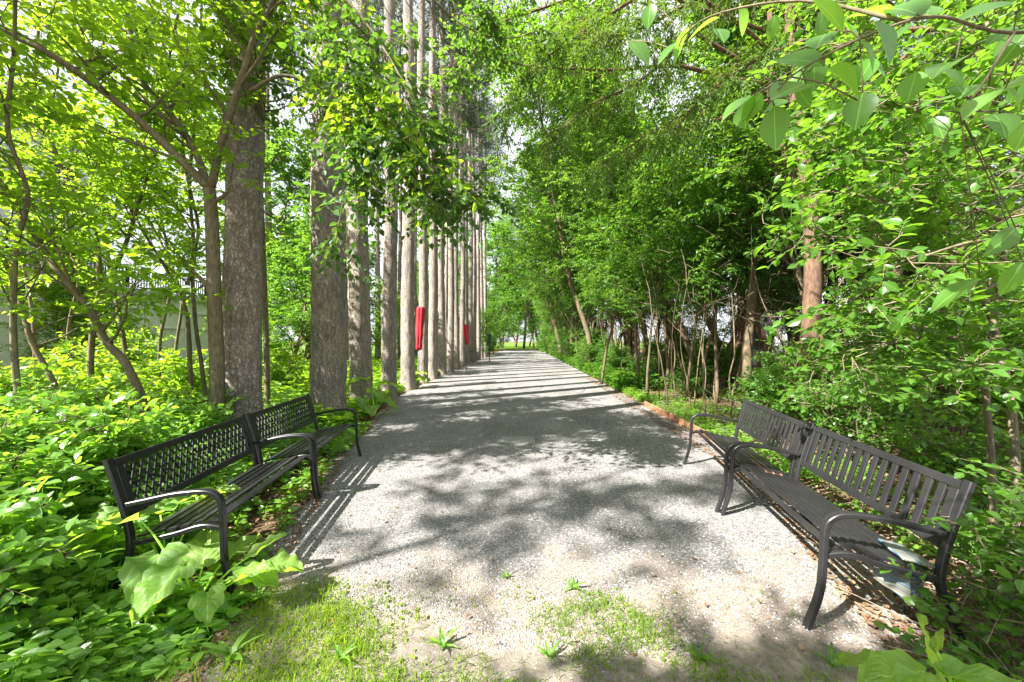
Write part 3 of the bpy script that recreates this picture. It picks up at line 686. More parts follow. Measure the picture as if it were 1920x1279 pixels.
def needle_crown(rng, z0, z1, R, nb=34, tuft=12, K=16):
    wood = MB(); lm = MB(); O = []; T = []
    for i in range(nb):
        z = z0 + (z1 - z0) * (i + rng.random()) / nb; a = i * 2.4 + rng.random(); u = (z - z0) / (z1 - z0)
        Lb = R * (math.sin(math.pi * (u * .8 + .2)) * .8 + .25) * (.7 + .5 * rng.random())
        p = walk((0, 0, z), (math.cos(a), math.sin(a), .05 + .3 * u), Lb, 6, .12, rng, .03); wood.tube(p, np.linspace(.04, .008, 7), 5)
        for j in range(tuft):
            q, d = along(p, .3 + .699 * (j + rng.random()) / tuft); h = rng.normal(0, 1, 3); h[2] *= .4
            e = q + nrm(d + nrm(h)) * .35 * rng.random(); O.append(e); T.append(nrm(d + nrm(h) * .8 + UP * .2))
    O = np.array(O); T = np.array(T); M = len(O)
    D = T[:, None] * .6 + rng.normal(0, .6, (M, K, 3)); P_ = O[:, None] + D * .05 + rng.normal(0, .08, (M, K, 3))
    leaves(lm, P_.reshape(-1, 3), D.reshape(-1, 3), rng.normal(0, 1, (M * K, 3)), .20 + .10 * rng.random(M * K), .022, L2, fold=0, rng=rng)
    return wood, lm
def dead_branches(rng, trunk, z0, z1, n):
    zs, cx, cy, R = trunk; out = []
    for i in range(n):
        z = z0 + (z1 - z0) * (i + rng.random()) / n; a = rng.random() * 6.28
        x, y, r = np.interp(z, zs, cx), np.interp(z, zs, cy), np.interp(z, zs, R)
        mb = MB(); Lb = .4 + 1.3 * rng.random() ** 1.5
        p = walk((x + math.cos(a) * r * .8, y + math.sin(a) * r * .8, z), (math.cos(a), math.sin(a), .1), Lb, 6, .2, rng, -.04); mb.tube(p, np.linspace(.018, .004, 7), 5)
        for k in range(4):
            q, d = along(p, .3 + .65 * rng.random()); mb.tube(walk(q, nrm(d + rng.normal(0, .7, 3)), Lb * .4 * rng.random() + .1, 4, .2, rng), np.linspace(.006, .002, 5), 4)
        out.append(mb)
    return out
crown_protos = []
for s in range(3):
    rr_ = np.random.default_rng(100 + s); w, lm = needle_crown(rr_, 14.5, 21.5, 2.3)
    crown_protos.append((w, lm, None))
crown_mesh = {}
pines = [(455, 65, 4.67), (615, 63, 6.7), (677.5, 41, 8.1), (729, 28, 9.55), (766, 26.5, 11.3), (793, 19, 12.9), (811, 18, 14.4), (829, 16, 16.3), (844, 13, 17.6), (856, 13.5, 19.3), (866, 11, 20.8), (875, 11, 22.6), (883, 10, 24.4), (890, 9, 26.4), (897, 9, 28.6), (903, 8, 30.8), (909, 7.5, 33.2)]
ordn = ['nearest', 'second', 'third', 'fourth', 'fifth', 'sixth', 'seventh', 'eighth', 'ninth', 'tenth', 'eleventh', 'twelfth', 'thirteenth', 'fourteenth', 'fifteenth', 'sixteenth', 'farthest']
desc = ['thick shaded red-brown pine trunk behind the black bench backs', 'thick dark pine trunk at the far end of the lattice benches', 'pale broad pine trunk, third of the row from the camera', 'slim grey pine with its foot on the gravel, fourth of the row']
def add_pine(px, wpx, Y, label, group, seed, lean=(0, 0), nd=3, name='pine_tree'):
    rng = np.random.default_rng(seed); x = (px - 960) / F * Y; rad = wpx / F * Y / 2 / 1.02
    t = empty(name, (x, Y, 0), label, 'pine tree', group)
    mb, tr = pine_trunk(rad, 21.5, rng, lean, 26 if Y < 12 else 18, 1.22, .10 if Y < 13 else .2); mb.build('trunk', M_pine, t, True)
    for b in dead_branches(rng, tr, 4.2, 12.5, nd): b.build('dead_branch', M_twig, t, True)
    k = seed % 3
    if k not in crown_mesh:
        w, lm, _ = crown_protos[k]; a = w.build('crown', M_pine, t); n_ = lm.build('needles', G_pine, a); crown_mesh[k] = (a.data, n_.data)
    else:
        a = bpy.data.objects.new('crown', crown_mesh[k][0]); scn.collection.objects.link(a); a.parent = t
        n_ = bpy.data.objects.new('needles', crown_mesh[k][1]); scn.collection.objects.link(n_); n_.parent = a
    a.location = (lean[0] * 14, lean[1] * 14, 0); a.rotation_euler = (0, 0, rng.random() * 6.28)
for i, (px, w, Y) in enumerate(pines):
    lab = desc[i] if i < 4 else f'{ordn[i]} pine from the camera in the straight row left of the path'
    add_pine(px, w, Y, lab, 'row of pines along the left edge of the path', 200 + i, ((((px * 7) % 5 - 2.5) * .003) if i > 2 else 0, 0), 5 if i > 2 else 2)
back = [(648, 13, 15.5), (590, 12, 17), (708, 11, 19), (750, 9, 21), (818, 9, 27), (838, 8, 30), (780, 9, 24), (500, 13, 18.5)]
backl = ['thin pale pine behind the row, seen between its second and third trunks', 'thin pine behind the row, left of the second thick trunk', 'thin pine behind the row, between its third and fourth trunks', 'thin pine behind the row, between its fourth and fifth trunks',
 'thin pine behind the row, seen just right of the nearer red cover', 'thinnest pine behind the row, glimpsed near the eighth trunk', 'thin pine behind the row, beside the nearer red cover', 'thin pine behind the row, just right of the thick nearest trunk']
for i, (px, w, Y) in enumerate(back):
    add_pine(px, w, Y, backl[i], 'second row of pines behind the front row', 240 + i, (0, 0), 5)

# ------------------------------------------------------------------ LEFT SHRUB TREES (traced stems at their own depth)
def stem_px(pts, dY=None): return smooth([at(*p) for p in pts], 5)
def make_tree(name, label, cat, stems, limbs_kw, bark, leafm, seed, group=None, extra=None):
    rng = np.random.default_rng(seed); base = np.array(stems[0][0][0], float).copy(); base[2] = 0
    t = empty(name, base, label, cat, group); lm = MB(); ws = []
    for pts, r0, r1, kw in stems:
        w = MB(); k = dict(limbs_kw); k.update(kw); grow(pts, r0, r1, rng, w, lm, **k); ws.append(w)
    for i, w in enumerate(ws): w.build('trunk' if i == 0 else 'stem', bark, t, True, shift=base)
    if extra: extra(lm, rng)
    lm.build('crown', leafm, t, False, shift=base); return t
LK = dict(nl=9, t0=.35, ll=1.3, ns=5, sl=.6, nt=4, tl=.30, K=7, leaf=.085, lw=.05, tpl=L1)
gY = lambda px, Y: (px, 638 + F * CAM_H / Y, Y)
# tree A: forked shrub tree in front of the first pine
tA = [
 (stem_px([gY(405, 4.25), (407, 700, 4.25), (402, 560, 4.2), (398, 430, 4.15), (393, 352, 4.1)]), .082, .06, dict(nl=2, ll=.7, t0=.5)),
 (stem_px([(393, 352, 4.1), (345, 305, 4.0), (270, 232, 3.9), (180, 160, 3.7), (85, 95, 3.5), (0, 55, 3.4), (-160, -30, 3.2)]), .05, .02, dict(nl=12, t0=.12, ll=1.1)),
 (stem_px([(391, 350, 4.1), (362, 275, 4.3), (310, 200, 4.4), (262, 140, 4.5), (240, 30, 4.6), (225, -150, 4.6)]), .045, .018, dict(nl=13, t0=.15, ll=1.1)),
 (stem_px([(396, 350, 4.1), (418, 255, 4.0), (452, 150, 3.9), (478, 70, 3.8), (512, 0, 3.7), (560, -160, 3.6)]), .042, .02, dict(nl=13, t0=.2, ll=1.0)),
 (stem_px([(468, 170, 3.9), (530, 140, 3.8), (600, 162, 3.7), (650, 185, 3.6), (692, 218, 3.5), (760, 300, 3.4)]), .02, .006, dict(nl=12, t0=.2, ll=.55, ns=4, nt=4, sl=.35, lift=-.02, droop=.5)),
]
make_tree('shrub_tree', 'forked grey-barked small tree beside the thick pine, its limb arching to the upper left', 'small tree', tA, LK, M_bark, G_left, 11)
tB = [
 (stem_px([gY(295, 4.0), (270, 760, 4.0), (235, 680, 3.9), (200, 640, 3.9), (165, 575, 3.8), (107, 505, 3.7), (75, 455, 3.7), (20, 370, 3.6), (-60, 250, 3.5)]), .045, .018, dict(nl=12)),
 (stem_px([gY(150, 3.8), (110, 740, 3.8), (60, 640, 3.7), (37, 560, 3.7), (5, 480, 3.6), (-60, 330, 3.6)]), .028, .014, dict(nl=9)),
 (stem_px([gY(60, 3.4), (30, 700, 3.4), (25, 560, 3.4), (32, 450, 3.4), (52, 362, 3.4), (14, 240, 3.3), (26, 100, 3.3), (30, -100, 3.3)]), .026, .012, dict(nl=12)),
]
make_tree('shrub_tree', 'leaning small tree with several crooked stems at the far left edge', 'small tree', tB, LK, M_bark, G_left, 12)
tC = [
 (stem_px([gY(165, 4.9), (172, 640, 4.9), (186, 550, 4.9), (181, 450, 5.0), (160, 400, 5.0), (125, 335, 5.1), (92, 250, 5.1), (66, 165, 5.1), (74, 0, 5.2), (60, -140, 5.2)]), .036, .014, dict(nl=14)),
 (stem_px([gY(255, 5.2), (240, 700, 5.2), (226, 600, 5.2), (202, 480, 5.2), (186, 300, 5.3), (156, 80, 5.3), (140, -120, 5.3)]), .034, .014, dict(nl=14)),
 (stem_px([(184, 560, 4.9), (230, 470, 5.0), (260, 380, 5.1), (300, 250, 5.2), (320, 90, 5.3), (360, -80, 5.3)]), .028, .012, dict(nl=11, t0=.2)),
]
make_tree('shrub_tree', 'small tree with two tall upright stems in front of the house', 'small tree', tC, LK, M_bark, G_left, 13)
tD = [
 (stem_px([gY(362, 5.4), (357, 700, 5.4), (352, 600, 5.4), (344, 555, 5.4), (364, 480, 5.4), (356, 340, 5.5), (372, 150, 5.5), (380, -60, 5.5)]), .034, .014, dict(nl=13)),
 (stem_px([gY(392, 5.5), (380, 700, 5.5), (366, 600, 5.5), (361, 490, 5.5), (372, 425, 5.6), (350, 325, 5.6), (330, 180, 5.6), (290, 20, 5.6)]), .032, .014, dict(nl=12)),
 (stem_px([(345, 560, 5.4), (310, 500, 5.3), (262, 420, 5.2), (228, 340, 5.2), (205, 240, 5.1)]), .022, .01, dict(nl=8, t0=.2)),
]
make_tree('shrub_tree', 'slender dark-stemmed small tree just left of the forked tree', 'small tree', tD, LK, M_bark, G_left, 14)

tE = [(stem_px([gY(70, 6.4), (62, 600, 6.4), (40, 450, 6.4), (70, 300, 6.3), (110, 120, 6.3), (100, -60, 6.3)]), .03, .012, dict(nl=11)),
 (stem_px([gY(130, 6.6), (128, 620, 6.6), (150, 500, 6.5), (120, 360, 6.5), (160, 200, 6.5), (210, 20, 6.4)]), .028, .012, dict(nl=10)),
 (stem_px([gY(300, 6.8), (300, 640, 6.8), (322, 520, 6.8), (300, 400, 6.8), (270, 260, 6.8), (285, 80, 6.8)]), .03, .012, dict(nl=11)),
 (stem_px([gY(318, 6.3), (330, 650, 6.3), (340, 560, 6.3), (310, 470, 6.2), (250, 370, 6.1), (150, 290, 6.0), (20, 230, 5.8)]), .026, .01, dict(nl=10))]
make_tree('shrub_tree', 'small tree with four spindly stems, farther back toward the house', 'small tree', tE, LK, M_bark, G_left, 15)
# shade-giving trees of the same thicket, left of and behind the camera position
def free_stem(x, y, H, lean, rng, n=9):
    return smooth(walk((x, y, 0), (lean[0], lean[1], 1), H, n, .10, rng, .06), 2)
rg = np.random.default_rng(21)
side = [(-6.4, .9, 9.5, .62), (-8.0, 1.9, 10.5, .6), (-7.1, -1.4, 11, .68), (-3.3, -.15, 7.0, .60), (-5.4, -1.3, 11.5, .7)]
side_l = ['tall leafy tree left of the camera, casting the broad dappled shade on the gravel', 'tallest leafy tree left of the camera, deeper in the left thicket', 'leafy tree behind the camera on the left, its sparse shadow between the benches', 'lowest leafy tree just left of the camera, shading the near end', 'leafy tree behind the camera whose sparse shadow dapples the nearer slatted bench']
for q, (x, y, H, tz) in enumerate(side):
    st = [(free_stem(x, y, H, (.06 * rg.normal(), .06 * rg.normal()), rg), .11, .02, dict(sl=[.6, .6, .6, .35, .4][q], nl=[13, 15, 13, 24, 17][q], ll=[2.1, 2.1, 2.1, .8, 1.25][q], ns=7 if q != 2 else 5, t0=tz))]
    make_tree('shade_tree', side_l[q], 'tree', st, dict(LK, nt=5, leaf=.10, lw=.065, tl=.36), M_bark, G_left, 30 + q)
# understory bushes of the left thicket, leafy from the ground up
tk = [(-4.9, 4.5, .8), (-5.5, 3.9, .9), (-6.4, 5.2, 1.2), (-5.3, 5.9, 1.0), (-7.4, 6.6, 1.4), (-5.2, 7.6, 1.0), (-6.6, 8.6, 1.2), (-8.6, 7.9, 1.5)]
tl2 = ['low bush among the leaning stems behind the nearer lattice bench', 'bright bush low at the left edge, behind the undergrowth', 'bush with thin upright stems below the forked tree', 'low bush left of the thickest pine', 'bright bush at the left edge toward the house',
 'sunlit bush between the shrub stems and the second pine', 'sunlit bush deep in the left thicket', 'tallest sunlit bush before the house terrace']
for q, (x, y, H) in enumerate(tk):
    rng = np.random.default_rng(600 + q); t = empty('bush', (x, y, 0), tl2[q], 'bush'); w = MB(); lm = MB()
    for a_ in range(4):
        grow(free_stem(.12 * rng.normal(), .12 * rng.normal(), H * (.7 + .5 * rng.random()), (.22 * rng.normal(), .22 * rng.normal()), rng, 6), .013, .004, rng, w, lm, nl=9, t0=.15, ll=.55, ns=4, sl=.3, nt=3, tl=.22, K=7, leaf=.075, lw=.048, tpl=L1, out=1.0, lift=.0, droop=.12)
    w.build('stems', M_bark, t, True); lm.build('crown', G_left, t)

# ------------------------------------------------------------------ PROTO DECIDUOUS / CEDAR TREES
def proto(name, label, cat, group, seed, H, r, kw, bark, leafm, nst=1, loc=(0, 0, 0), rz=0, scale=1.0, lean=.1):
    rng = np.random.default_rng(seed); t = empty(name, loc, label, cat, group, rz, scale); w = MB(); lm = MB()
    for q in range(nst):
        st = free_stem(.25 * q * rng.normal(), .25 * q * rng.normal(), H * (1 - .12 * q), (lean * rng.normal(), lean * rng.normal()), rng)
        grow(st, r * (1 - .15 * q), r * .2, rng, w, lm, **kw)
    w.build('trunk', bark, t, True); lm.build('crown', leafm, t); return t
def cedar_proto(seed, H, z0, R, label, group, loc, nst=2):
    rng = np.random.default_rng(seed); t = empty('cedar_tree', loc, label, 'cedar tree', group); w = MB(); lm = MB(); O = []; T = []
    for q in range(nst):
        st = free_stem(.35 * q, .2 * q, H, (.10 * rng.normal(), .10 * rng.normal()), rng); w.tube(st, np.linspace(.15, .03, len(st)), 10)
        nb = 34
        for i in range(nb):
            u = (i + rng.random()) / nb; tt = (z0 + (H - z0) * u) / H; p, d = along(st, min(tt, .99)); a = i * 2.4 + rng.random()
            Lb = R * (1 - u * .7) * (.7 + .5 * rng.random()); b = walk(p, (math.cos(a), math.sin(a), .15), Lb, 6, .12, rng, -.02); w.tube(b, np.linspace(.022, .005, 7), 4)
            for j in range(16):
                e, dd = along(b, .25 + .74 * (j + rng.random()) / 16); h = rng.normal(0, 1, 3); h[2] = h[2] * .3 - .25; O.append(e); T.append(nrm(dd * .6 + nrm(h)))
        for i in range(16):    # dead lower twigs
            p, d = along(st, .08 + .3 * rng.random()); a = rng.random() * 6.28; w.tube(walk(p, (math.cos(a), math.sin(a), .0), .5 + .9 * rng.random(), 5, .22, rng), np.linspace(.008, .002, 6), 3)
    O = np.array(O); T = np.array(T)
    sprays(lm, O, T, .30 + .2 * rng.random(len(O)), 12, .11, .028, L1, flat=.3, droop=.35, rng=rng, spread=.7)
    w.build('trunk', M_cedar, t, True); lm.build('crown', G_cedar, t); return t

# -- right thicket: cedars behind
rc_ = np.random.default_rng(55)
cg = 'red-barked cedars in the right-hand thicket'; cl = 'red-barked cedar standing in the shade of the right-hand thicket'
cp = [cedar_proto(61, 8.5, 2.6, 1.9, cl, cg, (7.6, 12.3, 0)), cedar_proto(62, 9.5, 3.0, 2.0, cl, cg, (6.9, 15.2, 0), 3), cedar_proto(63, 8.0, 2.4, 1.8, cl, cg, (8.2, 9.8, 0), 2)]
k = 0
cp[0]['label'] = 'biggest red-barked cedar, its trunks spreading behind the farther slatted bench'; cp[1]['label'] = 'three-trunked red cedar left of the biggest cedar'; cp[2]['label'] = 'short red cedar right of the biggest cedar, toward the crooked tree'
for Yc in (5.0, 7.4, 17.5, 20, 23, 26, 29.5, 33, 37, 41, 46):
    copy_tree(cp[k % 3], (6.6 + .9 * rc_.normal() * .5 + (1.2 if Yc < 8 else 0), Yc, 0), rc_.random() * 6.28, .9 + .3 * rc_.random(), cl); k += 1
for Yc in (8.5, 12, 16, 21, 27, 34): copy_tree(cp[k % 3], (10.5 + rc_.normal(), Yc, 0), rc_.random() * 6.28, 1.0 + .3 * rc_.random(), cl); k += 1
# -- right thicket: slim broadleaf trees whose crowns hang over the path
tg = 'slim broadleaf trees leaning over the right side of the path'; tl_ = 'slim broadleaf tree with a leafy crown leaning over the right side of the path'
BK = dict(nl=27, t0=.32, ll=1.6, ns=7, sl=.65, nt=7, tl=.30, K=8, leaf=.075, lw=.05, tpl=L1, twigs=False, sides=7, bias=(-.5, 0, 0))
bp_ = [proto('broadleaf_tree', tl_, 'tree', tg, 70 + s, 6.2 + .5 * s, .05, dict(BK, bias=((-.55, 0, 0) if s % 2 == 0 else (-.35, -.3, 0))), M_sap, G_mid, 1, (0, 0, 0), 0, 1, .09) for s in range(4)]
spots = [(gnd(1128, 719), 1.0), (gnd(1196, 728), .9), (gnd(1214, 742), .8), (gnd(1286, 746), .85), (gnd(1302, 742), 1.0), (gnd(1345, 752), .95), (gnd(1352, 742), .8), (gnd(1418, 745), .95), (gnd(1468, 748), .8)]
for Yc in (14.5, 16.5, 18.5, 20.5, 23, 25.5, 28, 31, 34, 37.5, 41, 45, 49, 54): spots.append((np.array([4.5 + .55 * rc_.normal() + .02 * Yc, Yc, 0]), 1.05 + .25 * rc_.random()))
for Yc in (7.0, 9.5, 11.5): spots.append((np.array([5.9 + .4 * rc_.normal(), Yc, 0]), 1.15))
sll = ['slim tree whose foot stands right at the gravel edge, farthest left of the bare stems', 'slim tree second from the gravel edge among the right-hand stems', 'slim low tree in the right-hand thicket, third stem from the gravel', 'slim tree behind the end of the rusty edging board', 'slim leaning tree next to the one behind the edging board',
 'slim tree behind the arm of the farther slatted bench', 'slim shorter tree twinned with the one behind the farther slatted bench arm', 'slim upright pale tree behind the backrest of the farther slatted bench', 'slim tree between the farther slatted bench and the crooked reddish tree']
for i, (p, s) in enumerate(spots):
    src = bp_[i % 4]
    if i < 4: c = src; src.location = tuple(p); src.rotation_euler = (0, 0, .3 * rc_.normal()); src.scale = (s,) * 3
    else: c = copy_tree(src, p, .5 * rc_.normal(), s)
    c['label'] = tl_
    if i < len(sll): c['label'] = sll[i]
    elif i < len(sll) + 14: c['label'] = 'slim broadleaf tree in the far right-hand hedge, its crown merging with its neighbours'
# tall broadleaf trees whose crowns close over the path
ttl = 'tall broadleaf tree of the right-hand thicket, its bright crown arching high over the path'; ttg = 'tall broadleaf trees arching over the path from the right'
TK = dict(nl=40, t0=.26, ll=2.7, ns=8, sl=.9, nt=7, tl=.36, K=8, leaf=.095, lw=.062, tpl=L1, twigs=False, sides=8, bias=(-.6, -.1, 0))
tp = [proto('tall_tree', ttl, 'tree', ttg, 150 + s_, 11.5 + s_, .11, TK, M_sap, G_mid, 1, (0, 0, 0), 0, 1, .05) for s_ in range(3)]
for i, (x, y, s_) in enumerate([(5.6, 8.4, 1.0), (5.9, 11.0, 1.0), (5.4, 13.6, 1.05), (5.6, 16.5, 1.1), (5.4, 19.5, 1.15), (5.6, 23, 1.2), (5.8, 27, 1.3), (6.0, 31.5, 1.4), (6.0, 37, 1.5), (6.2, 43, 1.6), (6.2, 50, 1.8), (7.6, 6.2, 1.0), (9.0, 10.5, 1.1), (9.2, 15, 1.2), (4.1, 18, 1.3), (4.2, 24.5, 1.5), (4.4, 31, 1.75)]):
    if i < 3: tp[i].location = (x, y, 0); tp[i]['label'] = ['tall broadleaf tree nearest the camera on the right, its crown high over the edging board', 'tall broadleaf tree second from the camera behind the right-hand saplings', 'tall broadleaf tree third from the camera, its crown bulging over the path'][i]
    else: copy_tree(tp[i % 3], (x, y, 0), .5 * rc_.normal(), s_, ttl)
for x, y, s_ in ((-2.0, 73, 2.5), (2.2, 66, 2.4), (-5.5, 82, 2.8), (5.8, 76, 2.7)):
    c = copy_tree(tp[int(y) % 3], (x, y, 0), rc_.random() * 6.28, s_); c['label'] = 'very tall tree closing the view beyond the far end of the path'; c['group'] = 'tall trees closing the view at the far end'
# bare thin saplings filling the dark gap under the crowns
sg = 'thin bare saplings under the right-hand crowns'; sl_ = 'thin bare sapling stem in the shade under the right-hand crowns'
sp = None
for i in range(115):
    Yc = 6.5 + 24 * rc_.random() ** 1.3; Xc = pr(Yc) + .45 + 3.4 * rc_.random() ** 1.3
    if sp is None or i < 4:
        rng = np.random.default_rng(300 + i); t = empty('sapling', (Xc, Yc, 0), sl_, 'sapling', sg); w = MB(); w.tube(free_stem(0, 0, 3.3, (.18 * rng.normal(), .18 * rng.normal()), rng), np.linspace(.016, .006, 19), 6)
        for q in range(9): w.tube(walk((0, 0, .0) + free_stem(0, 0, 4, (0, 0), rng)[8 + q], (*rng.normal(0, 1, 2), .5), .6 * rng.random() + .2, 4, .2, rng), np.linspace(.006, .002, 5), 3)
        w.build('stem', M_sap, t, True); sp = sp or []; sp.append(t)
    else: copy_tree(sp[i % len(sp)], (Xc, Yc, 0), rc_.random() * 6.28, (.8 + .5 * rc_.random(),) * 2 + (.9 + .3 * rc_.random(),))
# understory shrubs along both sides far down the path
ug = 'leafy bushes low in the right-hand thicket'; ul = 'low leafy bush growing in the right-hand thicket'
UK = dict(nl=12, t0=.08, ll=.75, ns=5, sl=.4, nt=5, tl=.22, K=7, leaf=.07, lw=.042, tpl=L1, twigs=False, sides=5)
ub = [proto('bush', ul, 'bush', ug, 90 + s, 1.5, .018, UK, M_sap, G_mid, 3, (0, 0, 0)) for s in range(2)]
us = [(4.6, 5.6, .8), (5.6, 4.4, 1.1), (6.4, 6.2, 1.3), (7.2, 4.8, 1.5), (4.4, 17, 1.0), (4.3, 19.5, 1.2), (4.4, 22, 1.3), (4.5, 25, 1.4), (4.6, 28, 1.5), (4.8, 32, 1.6), (5.0, 36, 1.7), (4.6, 41, 1.8), (4.8, 47, 2), (6.5, 11, 1.0), (7.5, 15, 1.2), (9.0, 7.5, 1.8), (4.3, 12.2, .55), (4.2, 14.2, .75), (4.9, 9.6, .5), (5.6, 13.2, .9), (4.3, 15.6, .8), (6.9, 8.2, .8)]
for i, (x, y, s) in enumerate(us):
    if i < 2: c = ub[i]; c.location = (x, y, 0); c.scale = (s,) * 3
    else: c = copy_tree(ub[i % 2], (x, y, 0), rc_.random() * 6.28, s, ul)
    if i < 4: c['label'] = ['leafy bush behind the backrest of the farther slatted bench', 'leafy bush behind the joint of the slatted benches', 'leafy bush behind the crooked reddish tree', 'big leafy bush in the gap right of the crooked reddish tree'][i]
    elif i < 13 and y > 16: c['label'] = 'leafy bush lining the far right side of the gravel'
# left far side: bushes at the foot of pines and trees behind them
lg = 'dense green trees behind the pine row'; ll_ = 'dense green tree growing behind the pine row'
DK = dict(nl=32, t0=.10, ll=2.3, ns=8, sl=.9, nt=7, tl=.4, K=9, leaf=.11, lw=.075, tpl=L1, twigs=False, sides=6)
dt = [proto('dense_tree', ll_, 'tree', lg, 120 + s, 7.5, .10, DK, M_sap, G_mid, 1, (0, 0, 0)) for s in range(2)]
ds = [(-9.5, 20, .8), (-7.2, 25, .7), (-12.5, 17, .8), (-8.2, 31, 1.0), (-13.5, 24, 1.1), (-6.6, 38, 1.0), (-3.0, 29.5, .5), (-2.7, 36, .7), (-2.3, 44, 1.0), (-1.6, 54, 1.1), (-3.5, 66, 2.6), (.8, 78, 2.8), (4.5, 72, 2.4), (-16, 30, 1.5), (-11, 36, 1.6), (-6, 55, 2.0), (1.0, 84, 2.0), (9, 86, 2.2), (5, 100, 2.4), (-6, 92, 2.2), (8, 62, 1.8), (7, 54, 1.6), (-15.2, 13, .7), (-10.6, 18, 1.75), (-8.4, 13, .8)]
for i, (x, y, s) in enumerate(ds):
    if i < 2: dt[i].location = (x, y, 0); dt[i].scale = (s,) * 3
    else:
        c = copy_tree(dt[i % 2], (x, y, 0), rc_.random() * 6.28, s)
        if y > 53: c['label'] = 'dense green tree beyond the far end of the path'; c['group'] = 'trees beyond the far end of the path'
ylg = 'sunlit yellow-green trees between the shrubs and the house'; yll = 'sunlit yellow-green tree between the left shrubs and the house'
yt = [proto('sunlit_tree', yll, 'tree', ylg, 170 + s, 6.5, .07, dict(DK, nl=26, ll=1.9, leaf=.10, lw=.065, t0=.18), M_sap, G_left, 1, (0, 0, 0)) for s in range(2)]
for i, (x, y, s) in enumerate([(-14.0, 7.6, .55), (-15.2, 11.5, .6), (-9.6, 14.5, .45), (-12.5, 16.5, .5), (-7.2, 18.5, .6), (-14.5, 19, .7)]):
    if i < 2: yt[i].location = (x, y, 0); yt[i].scale = (s,) * 3
    else: copy_tree(yt[i % 2], (x, y, 0), rc_.random() * 6.28, s)
eg = 'green bushes at the foot of the far pines'; el = 'green bush at the foot of the far pines beside the path'
for i, (x, y, s) in enumerate([(-3.7, 22, .45), (-3.6, 25, .5), (-3.6, 28, .6), (-3.4, 31, .7), (-3.2, 34, .9), (-2.9, 37, 1.0), (-2.8, 41, 1.3), (-3.0, 46, 1.6)]):
    c = copy_tree(ub[i % 2], (x, y, 0), rc_.random() * 6.28, s); c['label'] = el; c['group'] = eg

# ------------------------------------------------------------------ near right: crooked vine-clad tree, its boughs over the path
def right_tree():
    K = dict(LK, leaf=.075, lw=.042, nt=4, lift=0.0)
    st = [
     (stem_px([gY(1560, 6.2), (1556, 760, 6.2), (1545, 690, 6.2), (1528, 560, 6.2), (1512, 440, 6.1), (1490, 350, 6.1), (1468, 270, 6.0), (1450, 150, 6.0), (1440, -60, 6.0)]), .065, .04, dict(nl=8, t0=.4, ll=1.6)),
     (stem_px([(1450, 160, 6.0), (1350, 140, 5.4), (1262, 122, 5.0), (1150, 130, 4.9), (1050, 126, 4.8), (960, 118, 4.8), (900, 108, 4.8)]), .035, .006, dict(nl=9, ll=.5, ns=3, sl=.3, nt=2)),
     (stem_px([(1440, 0, 6.0), (1330, -60, 6.0), (1200, -40, 6.2), (1080, 60, 6.5), (1000, 190, 6.8)]), .03, .006, dict(nl=16, ll=1.0, ns=5, sl=.45, nt=5, t0=.15, leaf=.08, lw=.052)),
     (stem_px([(1442, 20, 6.0), (1300, -60, 6.5), (1130, -20, 7.2), (1020, 90, 8.0), (965, 230, 8.8), (945, 330, 9.3)]), .03, .005, dict(nl=20, ll=1.2, ns=5, sl=.5, nt=5, t0=.3, leaf=.09, lw=.058)),
     (stem_px([(1455, 180, 6.0), (1380, 210, 6.3), (1290, 240, 6.8), (1190, 290, 7.4), (1110, 340, 8.0)]), .03, .006, dict(nl=16, ll=1.0, ns=5, sl=.45, nt=5, t0=.15, leaf=.08, lw=.052)),
     (stem_px([(1448, 100, 6.0), (1520, 20, 5.6), (1640, -10, 5.2), (1760, 80, 5.0)]), .03, .006, dict(nl=14, ll=1.0, ns=5, sl=.45, nt=5, t0=.15)),
     (stem_px([(1445, 60, 6.0), (1300, 10, 5.5), (1180, -30, 5.2), (1000, 20, 5.0), (930, 50, 5.0), (850, 140, 5.0)]), .03, .006, dict(nl=12, ll=.6, ns=4, sl=.35, nt=4)),
    ]
    make_tree('crooked_tree', 'crooked reddish-brown tree behind the joint of the slatted benches, its boughs crossing the path overhead', 'tree', st, K, M_cedar, G_mid, 41)
right_tree()
# cedar boughs hanging from above over the path (own trees rooted in the thicket)
def bough_tree(seed, base, boughs, label, leafm=G_cedar, K=14, leaf=.055, lw=.017):
    rng = np.random.default_rng(seed); t = empty('cedar_tree', base, label, 'cedar tree'); w = MB(); lm = MB(); O = []; T = []
    trunk = smooth([np.array(base), np.array(base) + (0.1, -.1, 3), np.array(base) + (-.1, .1, 6.5), np.array(base) + (0, 0, 9)], 5); w.tube(trunk, np.linspace(.14, .04, len(trunk)), 10)
    for b in boughs:
        p = smooth([at(*q) for q in b], 5); i = np.argmin(np.linalg.norm(trunk - p[0] - UP * -.6, axis=1)); p = np.vstack([smooth([trunk[i], (trunk[i] + p[0]) / 2 + UP * .15, p[0]], 3)[:-1], p]); w.tube(p, np.linspace(.03, .004, len(p)), 6)
        L = np.linalg.norm(np.diff(p, axis=0), axis=1).sum()
        for k in range(int(L * 8)):
            q, d = along(p, .25 + .745 * rng.random()); h = rng.normal(0, 1, 3); h[2] = h[2] * .3 - .15
            s = walk(q, nrm(d * .8 + nrm(h)), .25 + .35 * rng.random(), 4, .12, rng, -.04); w.tube(s, np.linspace(.004, .0015, 5), 3)
            for j in range(7): e, dd = along(s, .1 + .89 * rng.random()); hh = rng.normal(0, 1, 3); hh[2] -= .25; O.append(e); T.append(nrm(dd * .7 + nrm(hh) * .7))
    O = np.array(O); T = np.array(T); sprays(lm, O, T, .16 + .1 * rng.random(len(O)), K, leaf, lw, L2, flat=.3, droop=.3, rng=rng, spread=.6)
    w.build('trunk', M_cedar, t, True, shift=base); lm.build('crown', leafm, t, shift=base)
